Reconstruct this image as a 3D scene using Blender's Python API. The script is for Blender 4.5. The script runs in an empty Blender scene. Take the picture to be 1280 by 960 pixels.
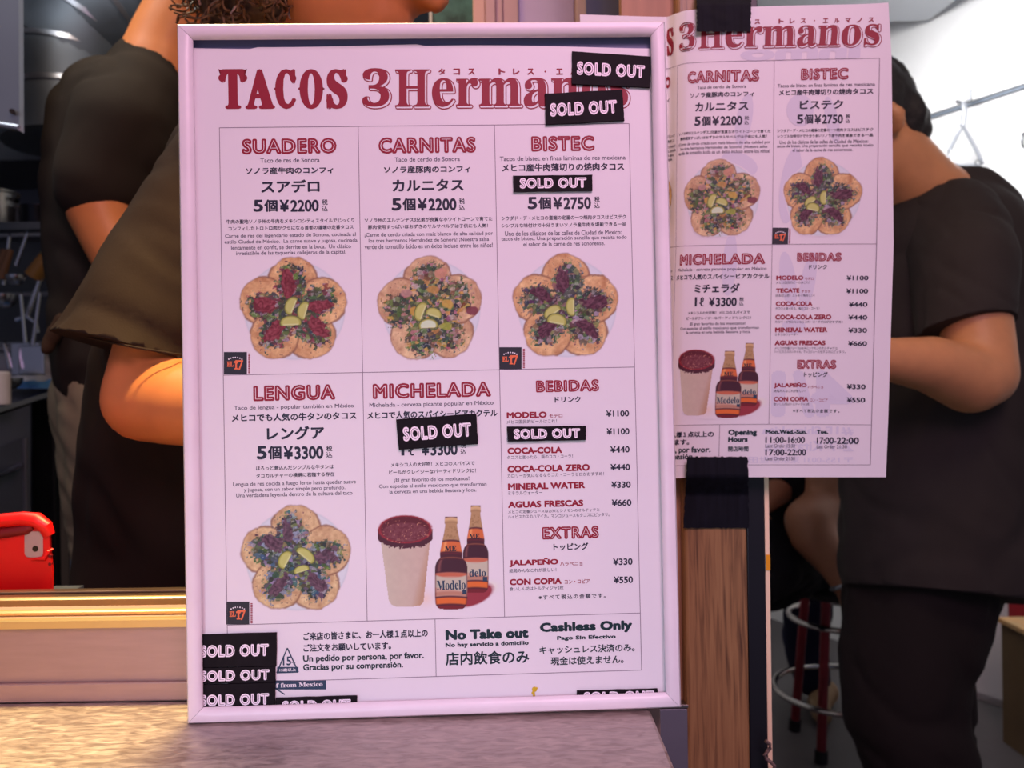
import bpy, bmesh, math, random
import numpy as np
from mathutils import Vector, Matrix, noise as mnoise

random.seed(7)
rng = np.random.default_rng(7)
C = bpy.context.scene.collection
F = 1000.0                      # focal length for the 1280-wide frame
ROLL = math.radians(0.8)
EYE = np.array([0.0, 0.0, 1.08])
CR = np.array([math.cos(ROLL), 0, -math.sin(ROLL)])
CU = np.array([math.sin(ROLL), 0, math.cos(ROLL)])
CF = np.array([0.0, 1.0, 0.0])
M3 = np.array([CR, CF, CU]).T   # camera-frame coords (right, forward, up) -> world


def P(px, py, d):
    """A world point seen at photo position px,py and at distance d in front of the lens."""
    return EYE + d * (CR * (px - 640) / F + CF + CU * (480 - py) / F)


# ---------------------------------------------------------------- camera
cam = bpy.data.cameras.new('camera')
camo = bpy.data.objects.new('camera', cam)
C.objects.link(camo)
mw = Matrix([[CR[0], CU[0], -CF[0], EYE[0]], [CR[1], CU[1], -CF[1], EYE[1]], [CR[2], CU[2], -CF[2], EYE[2]], [0, 0, 0, 1]])
camo.matrix_world = mw
cam.sensor_width = 36
cam.lens = 36 * F / 1280
cam.clip_start = 0.02
cam.dof.use_dof = True
cam.dof.focus_distance = 0.54
cam.dof.aperture_fstop = 10
bpy.context.scene.camera = camo

# ---------------------------------------------------------------- world, lights, exposure
w = bpy.data.worlds.new('world')
bpy.context.scene.world = w
w.use_nodes = True
w.node_tree.nodes['Background'].inputs[0].default_value = (0.70, 0.68, 0.96, 1)
w.node_tree.nodes['Background'].inputs[1].default_value = 0.20


def area(name, loc, target, size, power, color, sizey=None, spread=None):
    l = bpy.data.lights.new(name, 'AREA')
    l.energy = power
    l.color = color
    l.size = size
    if spread:
        l.spread = math.radians(spread)
    if sizey:
        l.shape = 'RECTANGLE'
        l.size_y = sizey
    o = bpy.data.objects.new(name, l)
    C.objects.link(o)
    o.location = loc
    o.rotation_euler = (Vector(target) - Vector(loc)).to_track_quat('-Z', 'Y').to_euler()
    return o


area('street_lamp_pink', (0.30, -0.55, 2.05), (0.0, 0.6, 1.1), 0.6, 5.0, (1.0, 0.55, 0.76), spread=95)
area('lavender_fill', (-0.30, -0.40, 1.00), (-0.02, 0.53, 0.80), 0.35, 0.36, (0.66, 0.78, 1.0), spread=55)  # added unseen fill that cools the tint of the lower sheet
area('kitchen_warm_lamp', (-0.30, 0.66, 2.05), (-0.34, 0.62, 0.9), 0.10, 3.2, (1.0, 0.62, 0.22))
area('hatch_fill', (-0.205, 0.655, 1.80), (-0.36, 0.44, 0.86), 0.07, 3.3, (1.0, 0.74, 0.30), spread=60)  # added lamp, unseen, to put the gold glow on the counter
area('kitchen_ceiling_lamp', (-0.75, 1.15, 2.35), (-0.55, 1.2, 0.9), 0.4, 6.5, (1.0, 0.78, 0.50))
area('kitchen_cool_lamp', (-0.95, 1.02, 2.40), (-1.25, 2.3, 0.9), 0.4, 9, (0.85, 0.93, 1.0))
area('room_ceiling_lamp', (1.05, 2.1, 2.38), (1.75, 2.55, 1.9), 0.6, 18, (0.98, 0.97, 1.0), spread=120)
area('room_warm_lamp', (0.75, 0.55, 2.05), (1.0, 1.5, 1.2), 0.3, 3.2, (1.0, 0.76, 0.50))

sc = bpy.context.scene
sc.view_settings.view_transform = 'Standard'
sc.view_settings.look = 'None'
sc.view_settings.gamma = 1
sc.view_settings.use_curve_mapping = False
sc.view_settings.exposure = 0.0


# ---------------------------------------------------------------- materials
def lin(c):
    c = np.asarray(c, float) / 255.0
    return np.where(c <= 0.04045, c / 12.92, ((c + 0.055) / 1.055) ** 2.4)


MATS = {}


def mat(name, rgb, rough=0.6, metal=0.0, var=0.0, scale=20, bump=0.0, bscale=None, stretch=None, alpha=None,
        trans=0.0, emit=None, spec=None, rvar=0.0, detail=4, ramp2=None, bdist=0.002):
    """procedural principled material; var mixes a darker/lighter noise, bump adds relief"""
    if name in MATS:
        return MATS[name]
    m = bpy.data.materials.new(name)
    m.use_nodes = True
    nt = m.node_tree
    b = nt.nodes['Principled BSDF']
    col = tuple(lin(rgb)) + (1,)
    b.inputs['Base Color'].default_value = col
    b.inputs['Roughness'].default_value = rough
    b.inputs['Metallic'].default_value = metal
    if spec is not None:
        b.inputs['Specular IOR Level'].default_value = spec
    if trans:
        b.inputs['Transmission Weight'].default_value = trans
    if emit:
        b.inputs['Emission Color'].default_value = tuple(lin(rgb)) + (1,)
        b.inputs['Emission Strength'].default_value = emit
    if var or bump or rvar or ramp2:
        tc = nt.nodes.new('ShaderNodeTexCoord')
        mp = nt.nodes.new('ShaderNodeMapping')
        nt.links.new(tc.outputs['Object'], mp.inputs[0])
        if stretch:
            mp.inputs['Scale'].default_value = stretch
        n = nt.nodes.new('ShaderNodeTexNoise')
        n.inputs['Scale'].default_value = scale
        n.inputs['Detail'].default_value = detail
        nt.links.new(mp.outputs[0], n.inputs['Vector'])
        if var or ramp2:
            r = nt.nodes.new('ShaderNodeValToRGB')
            a = np.clip(lin(rgb) * (1 - var), 0, 1)
            z = lin(ramp2) if ramp2 else np.clip(lin(rgb) * (1 + var), 0, 1)
            r.color_ramp.elements[0].position = 0.32
            r.color_ramp.elements[1].position = 0.68
            r.color_ramp.elements[0].color = tuple(a) + (1,)
            r.color_ramp.elements[1].color = tuple(z) + (1,)
            nt.links.new(n.outputs[0], r.inputs[0])
            nt.links.new(r.outputs[0], b.inputs['Base Color'])
        if rvar:
            mr = nt.nodes.new('ShaderNodeMapRange')
            mr.inputs['To Min'].default_value = max(0.02, rough - rvar)
            mr.inputs['To Max'].default_value = rough + rvar
            mr.inputs['From Min'].default_value = 0.3
            mr.inputs['From Max'].default_value = 0.7
            nt.links.new(n.outputs[0], mr.inputs[0])
            nt.links.new(mr.outputs[0], b.inputs['Roughness'])
        if bump:
            n2 = n
            if bscale:
                n2 = nt.nodes.new('ShaderNodeTexNoise')
                n2.inputs['Scale'].default_value = bscale
                n2.inputs['Detail'].default_value = 3
                nt.links.new(mp.outputs[0], n2.inputs['Vector'])
            bp = nt.nodes.new('ShaderNodeBump')
            bp.inputs['Strength'].default_value = bump
            bp.inputs['Distance'].default_value = bdist
            nt.links.new(n2.outputs[0], bp.inputs['Height'])
            nt.links.new(bp.outputs[0], b.inputs['Normal'])
    MATS[name] = m
    return m


PAPER_SEEN = np.array([226, 188, 218])
PAPER_ALB = np.array([0.80, 0.78, 0.80])


def ink(rgb):
    """albedo of a printed colour that looks rgb where the paper looks PAPER_SEEN"""
    return np.clip(lin(rgb) / lin(PAPER_SEEN) * PAPER_ALB, 0.004, 0.9)


def flat(name, alb, rough=0.5, spec=0.3):
    if name in MATS:
        return MATS[name]
    m = bpy.data.materials.new(name)
    m.use_nodes = True
    b = m.node_tree.nodes['Principled BSDF']
    b.inputs['Base Color'].default_value = tuple(alb) + (1,)
    b.inputs['Roughness'].default_value = rough
    b.inputs['Specular IOR Level'].default_value = spec
    MATS[name] = m
    return m


def paper_mat():
    m = flat('menu_paper', PAPER_ALB, 0.42, 0.35)
    nt = m.node_tree
    b = nt.nodes['Principled BSDF']
    n = nt.nodes.new('ShaderNodeTexNoise')
    n.inputs['Scale'].default_value = 9
    tc = nt.nodes.new('ShaderNodeTexCoord')
    nt.links.new(tc.outputs['Object'], n.inputs['Vector'])
    bp = nt.nodes.new('ShaderNodeBump')
    bp.inputs['Strength'].default_value = 0.25
    bp.inputs['Distance'].default_value = 0.004
    nt.links.new(n.outputs[0], bp.inputs['Height'])
    nt.links.new(bp.outputs[0], b.inputs['Normal'])
    return m


M_PAPER = paper_mat()
M_INKRED = flat('ink_red', ink((144, 22, 48)))
M_INKHEAD = flat('ink_title_red', ink((142, 26, 48)))
M_INKDARK = flat('ink_dark', ink((36, 32, 54)))
M_INKGREY = flat('ink_grey', ink((76, 62, 86)))
M_INKGREEN = flat('ink_deep_green', ink((20, 38, 50)))
M_INLINE = flat('ink_paper_gap', PAPER_ALB)
M_LINE = flat('ink_rule', ink((130, 98, 125)))
M_NAVY = flat('ink_navy', ink((44, 54, 84)))
M_GHOST = flat('ink_show_through', ink((211, 177, 214)))
M_BADGE = flat('ink_badge_black', ink((44, 36, 50)))
M_ORANGE = flat('ink_badge_orange', ink((226, 96, 70)))
INKM = [M_INKRED, M_INKHEAD, M_INKDARK, M_INKGREY, M_INKGREEN, M_INLINE, M_LINE, M_NAVY, M_GHOST, M_BADGE, M_ORANGE]
RED, HEAD, DARK, GREY, GREEN, GAP, LINE, NAVY, GHOST, BADGE, ORANGE = range(11)


def photo_mat():
    m = bpy.data.materials.new('printed_photo_ink')
    m.use_nodes = True
    b = m.node_tree.nodes['Principled BSDF']
    a = m.node_tree.nodes.new('ShaderNodeAttribute')
    a.attribute_name = 'print_colour'
    m.node_tree.links.new(a.outputs['Color'], b.inputs['Base Color'])
    b.inputs['Roughness'].default_value = 0.5
    b.inputs['Specular IOR Level'].default_value = 0.3
    return m


M_PHOTO = photo_mat()

M_STEEL = mat('brushed_steel', (150, 142, 140), 0.34, 1.0, 0.14, 60, 0.15, stretch=(1, 6, 6), rvar=0.1)


def counter_mat():
    m = mat('scratched_counter_steel', (176, 160, 152), 0.30, 0.6)
    nt = m.node_tree
    b = nt.nodes['Principled BSDF']
    tc = nt.nodes.new('ShaderNodeTexCoord')

    def nz(scale, st, detail=5, dist=0.0, rot=0.0):
        mp = nt.nodes.new('ShaderNodeMapping')
        mp.inputs['Scale'].default_value = st
        mp.inputs['Rotation'].default_value = (0, 0, rot)
        n = nt.nodes.new('ShaderNodeTexNoise')
        n.inputs['Scale'].default_value = scale
        n.inputs['Detail'].default_value = detail
        n.inputs['Distortion'].default_value = dist
        nt.links.new(tc.outputs['Object'], mp.inputs[0])
        nt.links.new(mp.outputs[0], n.inputs['Vector'])
        return n
    a = nz(75, (1, 3.0, 1), 9, 0.9, 0.35)
    s = nz(220, (0.12, 1.6, 1), 3, 0.3, 0.5)
    mr = nt.nodes.new('ShaderNodeMapRange')
    mr.inputs['From Min'].default_value = 0.35
    mr.inputs['From Max'].default_value = 0.65
    mr.inputs['To Min'].default_value = 0.28
    mr.inputs['To Max'].default_value = 0.48
    nt.links.new(a.outputs[0], mr.inputs[0])
    nt.links.new(mr.outputs[0], b.inputs['Roughness'])
    r = nt.nodes.new('ShaderNodeValToRGB')
    r.color_ramp.elements[0].color = tuple(lin((150, 134, 126))) + (1,)
    r.color_ramp.elements[1].color = tuple(lin((196, 180, 172))) + (1,)
    r.color_ramp.elements[0].position = 0.3
    r.color_ramp.elements[1].position = 0.7
    nt.links.new(a.outputs[0], r.inputs[0])
    nt.links.new(r.outputs[0], b.inputs['Base Color'])
    ad = nt.nodes.new('ShaderNodeMath')
    nt.links.new(a.outputs[0], ad.inputs[0])
    nt.links.new(s.outputs[0], ad.inputs[1])
    bp = nt.nodes.new('ShaderNodeBump')
    bp.inputs['Strength'].default_value = 0.22
    bp.inputs['Distance'].default_value = 0.0015
    nt.links.new(ad.outputs[0], bp.inputs['Height'])
    nt.links.new(bp.outputs[0], b.inputs['Normal'])
    return m


M_COUNTER = counter_mat()
M_RISER = mat('satin_mauve_steel', (176, 146, 136), 0.45, 0.35, 0.04, 30, 0.05, stretch=(1, 8, 8))
M_FRAME = mat('white_aluminium_frame', (236, 226, 232), 0.36, 0.0, 0.03, 40, 0.02, spec=0.5)
M_BACK = mat('blue_grey_backing', (120, 124, 160), 0.6)
M_BLACK = mat('black_magnet', (24, 20, 24), 0.62, 0, 0.2, 90, 0.1, bdist=0.0003, spec=0.12)
M_WHITEINK = mat('white_magnet_print', (246, 236, 244), 0.5)
M_TAPE = mat('black_cloth_tape', (17, 19, 27), 0.7, 0, 0.3, 260, 0.5, stretch=(1, 1, 0.08), bdist=0.0005, spec=0.15)
M_LAMPTINT = mat('lamp_tinted_rail', (236, 204, 140), 0.30, 0.75)  # gold reflection of the warm lamp painted into the rail colour
M_RAIL = mat('bronze_rail', (150, 122, 104), 0.30, 0.85, 0.1, 30, stretch=(1, 10, 10))
M_DARK = mat('matt_black', (18, 18, 22), 0.6)


# ---------------------------------------------------------------- mesh helpers
WM = {}          # world matrices of the empties, so that parts can be given in world coordinates


def link(name, me, m=None, parent=None, local=False):
    o = bpy.data.objects.new(name, me)
    C.objects.link(o)
    if m is not None:
        for q in (m if isinstance(m, (list, tuple)) else [m]):
            me.materials.append(q)
    if parent is not None:
        o.parent = parent
        if parent.name in WM and not local:
            o.matrix_parent_inverse = WM[parent.name].inverted()
    return o


def thing(name, label, cat, loc=(0, 0, 0), group=None, mtx=None):
    o = bpy.data.objects.new(name, None)
    C.objects.link(o)
    o.empty_display_size = 0.05
    m = mtx if mtx is not None else Matrix.Translation(Vector(loc))
    o.matrix_world = m
    WM[o.name] = m.copy()
    o['label'] = label
    o['category'] = cat
    if group:
        o['group'] = group
    return o


def tag(o, label, cat, group=None):
    o['label'] = label
    o['category'] = cat
    if group:
        o['group'] = group
    return o


def struct(o):
    o['kind'] = 'structure'
    return o


class MB:
    def __init__(s):
        s.v = []
        s.f = []
        s.mi = []
        s.smooth = False

    def add(s, vs, fs, mi=0):
        n = len(s.v)
        s.v += [tuple(map(float, q)) for q in vs]
        s.f += [tuple(int(i) + n for i in f) for f in fs]
        s.mi += [mi] * len(fs)
        return s

    def box(s, x0, x1, y0, y1, z0, z1, mi=0, bev=0.0):
        if bev <= 0:
            v = [(x, y, z) for z in (z0, z1) for y in (y0, y1) for x in (x0, x1)]
            f = [(0, 2, 3, 1), (4, 5, 7, 6), (0, 1, 5, 4), (2, 6, 7, 3), (0, 4, 6, 2), (1, 3, 7, 5)]
            return s.add(v, f, mi)
        bm = bmesh.new()
        bmesh.ops.create_cube(bm, size=1)
        for q in bm.verts:
            q.co = Vector(((x0 + x1) / 2 + q.co.x * (x1 - x0), (y0 + y1) / 2 + q.co.y * (y1 - y0), (z0 + z1) / 2 + q.co.z * (z1 - z0)))
        bmesh.ops.bevel(bm, geom=bm.edges[:], offset=bev, segments=2, affect='EDGES', profile=0.5)
        bm.verts.index_update()
        s.add([q.co for q in bm.verts], [[q.index for q in f.verts] for f in bm.faces], mi)
        bm.free()
        return s

    def hull8(s, pts, mi=0):
        """pts: 4 front (ccw) then 4 back"""
        f = [(0, 1, 2, 3), (7, 6, 5, 4), (0, 4, 5, 1), (1, 5, 6, 2), (2, 6, 7, 3), (3, 7, 4, 0)]
        return s.add(pts, f, mi)

    def tube(s, pts, r, n=10, mi=0, closed=False, cap=True):
        pts = [Vector(p) for p in pts]
        rs = r if isinstance(r, (list, tuple)) else [r] * len(pts)
        up = Vector((0.13, 0.21, 0.97))
        rings = []
        N = len(pts)
        for i, p in enumerate(pts):
            if closed:
                t = (pts[(i + 1) % N] - pts[i - 1]).normalized()
            else:
                t = (pts[min(i + 1, N - 1)] - pts[max(i - 1, 0)]).normalized()
            a = t.cross(up)
            if a.length < 1e-3:
                a = t.cross(Vector((1, 0, 0)))
            a.normalize()
            b = t.cross(a)
            rings.append([p + (a * math.cos(2 * math.pi * k / n) + b * math.sin(2 * math.pi * k / n)) * rs[i] for k in range(n)])
        v = [q for rr in rings for q in rr]
        f = []
        for i in range(N if closed else N - 1):
            j = (i + 1) % N
            for k in range(n):
                f.append((i * n + k, i * n + (k + 1) % n, j * n + (k + 1) % n, j * n + k))
        if cap and not closed:
            f.append(tuple(range(n))[::-1])
            f.append(tuple((N - 1) * n + k for k in range(n)))
        return s.add(v, f, mi)

    def lathe(s, prof, base, n=20, mi=0):
        v = []
        f = []
        for r, z in prof:
            for k in range(n):
                a = 2 * math.pi * k / n
                v.append((base[0] + r * math.cos(a), base[1] + r * math.sin(a), base[2] + z))
        for i in range(len(prof) - 1):
            for k in range(n):
                f.append((i * n + k, i * n + (k + 1) % n, (i + 1) * n + (k + 1) % n, (i + 1) * n + k))
        f.append(tuple(range(n))[::-1])
        f.append(tuple((len(prof) - 1) * n + k for k in range(n)))
        return s.add(v, f, mi)

    def build(s, name, m, parent=None, smooth=False, local=False):
        me = bpy.data.meshes.new(name)
        me.from_pydata(s.v, [], s.f)
        me.update()
        if any(s.mi):
            me.polygons.foreach_set('material_index', s.mi)
        if smooth:
            me.polygons.foreach_set('use_smooth', [True] * len(me.polygons))
            try:
                me.set_sharp_from_angle(angle=math.radians(38))
            except Exception:
                pass
        return link(name, me, m, parent, local)


def box(name, x0, x1, y0, y1, z0, z1, m, parent=None, bev=0.0):
    return MB().box(x0, x1, y0, y1, z0, z1, bev=bev).build(name, m, parent)


# ---------------------------------------------------------------- lettering engine
GL = {}


def glyphs(s, sp=1.0, off=0.0):
    key = (s, sp, off)
    if key in GL:
        return GL[key]
    c = bpy.data.curves.new('lettering', 'FONT')
    c.body = s
    c.resolution_u = 3
    c.space_character = sp
    c.offset = off
    o = bpy.data.objects.new('lettering', c)
    C.objects.link(o)
    dg = bpy.context.evaluated_depsgraph_get()
    dg.update()
    me = bpy.data.meshes.new_from_object(o.evaluated_get(dg))
    me.calc_loop_triangles()
    nv = len(me.vertices)
    co = np.zeros(nv * 3)
    me.vertices.foreach_get('co', co)
    nt = len(me.loop_triangles)
    t = np.zeros(nt * 3, dtype=np.int32)
    me.loop_triangles.foreach_get('vertices', t)
    bpy.data.meshes.remove(me)
    bpy.data.objects.remove(o)
    bpy.data.curves.remove(c)
    GL[key] = (co.reshape(-1, 3)[:, :2].copy(), t.reshape(-1, 3).copy())
    return GL[key]


def fat(s, r=0.0, n=6, sp=1.0, rx=None):
    v, t = glyphs(s, sp)
    if r <= 0:
        return v, t
    rx = r if rx is None else rx
    V = []
    T = []
    for k in range(n):
        a = 2 * math.pi * k / n
        V.append(v + np.array([rx * math.cos(a), r * math.sin(a)]))
        T.append(t + len(v) * k)
    return np.vstack(V), np.vstack(T)


# ---------------------------------------------------------------- pose of the framed sign
def Rm(r):
    a = np.linalg.norm(r)
    k = r / a
    K = np.array([[0, -k[2], k[1]], [k[2], 0, -k[0]], [-k[1], k[0], 0]])
    return np.eye(3) + math.sin(a) * K + (1 - math.cos(a)) * K @ K


SR = Rm(np.array([-0.0144, -0.0206, 0.0307]))
ST = np.array([-0.0538, 0.5281, 0.0110])
SW, SH = 0.320, 0.4531


def inv1(px, py):
    """photo position -> metres on the face of the framed sign (u right, v up)"""
    px = np.asarray(px, float)
    py = np.asarray(py, float)
    d = np.stack([(px - 640) / F, np.ones_like(px), (480 - py) / F], -1)
    n = SR[:, 1]
    s = (n @ ST) / (d @ n)
    q = (d * s[..., None] - ST) @ SR
    return np.stack([q[..., 0], q[..., 2]], -1)


ax = M3 @ SR[:, 0]
az = M3 @ SR[:, 2]
an = -(M3 @ SR[:, 1])
so = EYE + M3 @ ST
SIGN_M = Matrix([[ax[0], az[0], an[0], so[0]], [ax[1], az[1], an[1], so[1]], [ax[2], az[2], an[2], so[2]], [0, 0, 0, 1]])
corner_l = SIGN_M @ Vector((-SW / 2, -SH / 2, 0))
corner_r = SIGN_M @ Vector((SW / 2, -SH / 2, 0))
CZ = min(corner_l.z, corner_r.z) - 0.0002        # counter top height

# ---------------------------------------------------------------- the second sheet's curled surface
UC = np.array([-153, -65.5, -44.6, -31.2, 45.6, 135.4, 143.0]) / 1000
VC = np.array([-214.5, -203.1, -165.5, -2.5, 160.3, 210.0]) / 1000
X2 = np.array([[721, 825.5, 837.5, 850.5, 960, 1087, 1107.5],
               [721, 826, 838, 851, 960.5, 1087.8, 1108],
               [722, 827, 838.4, 852, 961.2, 1089.3, 1110],
               [725, 833, 845.2, 857.5, 965.3, 1095.7, 1117],
               [725, 834, 847, 860, 968, 1099.4, 1114.5],
               [725, 832, 846, 859, 968.5, 1100, 1110.6]])
Y2 = np.array([[602, 599.5, 598.5, 597.5, 596.5, 596.5, 596.5],
               [586, 583.5, 582.5, 582, 581, 581, 581],
               [534, 532.5, 532, 531.5, 530.3, 531, 531.2],
               [311, 309.5, 308.5, 307.5, 305.7, 305, 305],
               [92, 86, 82, 79, 75.5, 72.7, 72.3],
               [18, 21, 16.5, 13, 7.5, 4, 3]])
D2 = np.array([0.722, 0.723, 0.712, 0.7065, 0.700, 0.6935, 0.693])


def pchip(x, y, xq):
    x = np.asarray(x, float)
    y = np.asarray(y, float)
    h = np.diff(x)
    d = np.diff(y, axis=0) / h.reshape((-1,) + (1,) * (y.ndim - 1))
    m = np.zeros_like(y)
    m[0] = d[0]
    m[-1] = d[-1]
    for i in range(1, len(x) - 1):
        w1 = 2 * h[i] + h[i - 1]
        w2 = h[i] + 2 * h[i - 1]
        with np.errstate(divide='ignore', invalid='ignore'):
            hm = (w1 + w2) / (w1 / d[i - 1] + w2 / d[i])
        m[i] = np.where(d[i - 1] * d[i] > 0, hm, 0)
    k = np.clip(np.searchsorted(x, xq) - 1, 0, len(x) - 2)
    t = (xq - x[k]) / h[k]
    t = np.clip(t, -0.5, 1.5)
    return k, t, h, m


def interp1(x, y, xq):
    k, t, h, m = pchip(x, y, xq)
    return (2 * t**3 - 3 * t**2 + 1) * y[k] + (t**3 - 2 * t**2 + t) * h[k] * m[k] + (-2 * t**3 + 3 * t**2) * y[k + 1] + (t**3 - t**2) * h[k] * m[k + 1]


def surf2(u, v):
    u = np.atleast_1d(u).astype(float)
    v = np.atleast_1d(v).astype(float)
    cx = np.stack([interp1(UC, X2[r], u) for r in range(len(VC))])
    cy = np.stack([interp1(UC, Y2[r], u) for r in range(len(VC))])
    k = np.clip(np.searchsorted(VC, v) - 1, 0, len(VC) - 2)
    t = (v - VC[k]) / (VC[k + 1] - VC[k])
    i = np.arange(len(u))
    # columns interpolated linearly between rows, softened in the big middle spans
    px = cx[k, i] * (1 - t) + cx[k + 1, i] * t
    py = cy[k, i] * (1 - t) + cy[k + 1, i] * t
    d = interp1(UC, D2, u)
    q = np.stack([(px - 640) / F * d, d, (480 - py) / F * d], -1)
    return EYE + q @ M3.T


def map2(uv, z):
    e = 1e-4
    p = surf2(uv[:, 0], uv[:, 1])
    a = surf2(uv[:, 0] + e, uv[:, 1]) - p
    b = surf2(uv[:, 0], uv[:, 1] + e) - p
    n = np.cross(a, b)
    n /= np.linalg.norm(n, axis=1)[:, None]
    return p + n * np.asarray(z).reshape(-1, 1)


def px2uv2(px, py):
    """photo position -> sheet coordinates of the second menu, by Newton steps"""
    uv = np.array([0.0, 0.0])
    for _ in range(30):
        def f(q):
            w_ = surf2(q[0], q[1])[0] - EYE
            c = M3.T @ w_
            return np.array([640 + F * c[0] / c[1], 480 - F * c[2] / c[1]])
        r = f(uv) - np.array([px, py])
        if abs(r).max() < 0.06:
            break
        e = 1e-5
        J = np.stack([(f(uv + [e, 0]) - f(uv)) / e, (f(uv + [0, e]) - f(uv)) / e], 1)
        uv = uv - np.linalg.solve(J, r)
        uv = np.clip(uv, [-0.15, -0.22], [0.15, 0.22])
    return uv


# ---------------------------------------------------------------- printed layout (positions read off the framed sign)
def slope(y):
    return -0.005 - 0.016 * (y - 160) / 680


def place(vt, x0, x1, y0, y1, to=None, sl=None):
    """fit lettering into an upright rectangle of the sheet given by its photo bounds"""
    v, t = vt
    lo = v.min(0)
    hi = v.max(0)
    q = (v - (lo + hi) / 2) / (hi - lo)
    if to is None:
        c = inv1((x0 + x1) / 2, (y0 + y1) / 2)
        wd = np.linalg.norm(inv1(x1, (y0 + y1) / 2) - inv1(x0, (y0 + y1) / 2))
        hp = (y1 - y0) - abs(slope((y0 + y1) / 2)) * (x1 - x0)
        ht = np.linalg.norm(inv1((x0 + x1) / 2, y0 + (y1 - y0) / 2 - hp / 2) - inv1((x0 + x1) / 2, y0 + (y1 - y0) / 2 + hp / 2))
    else:
        a = to(x0, (y0 + y1) / 2)
        b = to(x1, (y0 + y1) / 2)
        c = (a + b) / 2
        wd = abs(b[0] - a[0])
        ht = abs(to((x0 + x1) / 2, y0)[1] - to((x0 + x1) / 2, y1)[1])
    return c + q * np.array([wd, ht]), t


class Print:
    """flat print gathered as (uv, layer height, ink, faces)"""

    def __init__(s):
        s.parts = {}

    def add(s, part, uv, t, layer, ink_):
        s.parts.setdefault(part, []).append((np.asarray(uv), np.asarray(t), layer, ink_))


def strip(pr, part, a, b, wd, layer, ink_, n=24):
    a = np.asarray(a)
    b = np.asarray(b)
    d = (b - a) / np.linalg.norm(b - a)
    nn = np.array([-d[1], d[0]]) * wd / 2
    k = np.linspace(0, 1, n + 1)[:, None]
    c = a + (b - a) * k
    v = np.vstack([c - nn, c + nn])
    f = []
    for i in range(n):
        f += [(i, i + 1, n + 2 + i), (i, n + 2 + i, n + 1 + i)]
    pr.add(part, v, f, layer, ink_)


def rect(pr, part, x0, x1, y0, y1, layer, ink_, to=None, n=8):
    g = to or inv1
    a = g(x0, y0)
    b = g(x1, y0)
    c = g(x1, y1)
    d = g(x0, y1)
    k = np.linspace(0, 1, n + 1)[:, None]
    top = a + (b - a) * k
    bot = d + (c - d) * k
    v = np.vstack([bot, top])
    f = []
    for i in range(n):
        f += [(i, i + 1, n + 2 + i), (i, n + 2 + i, n + 1 + i)]
    pr.add(part, v, f, layer, ink_)


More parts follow.
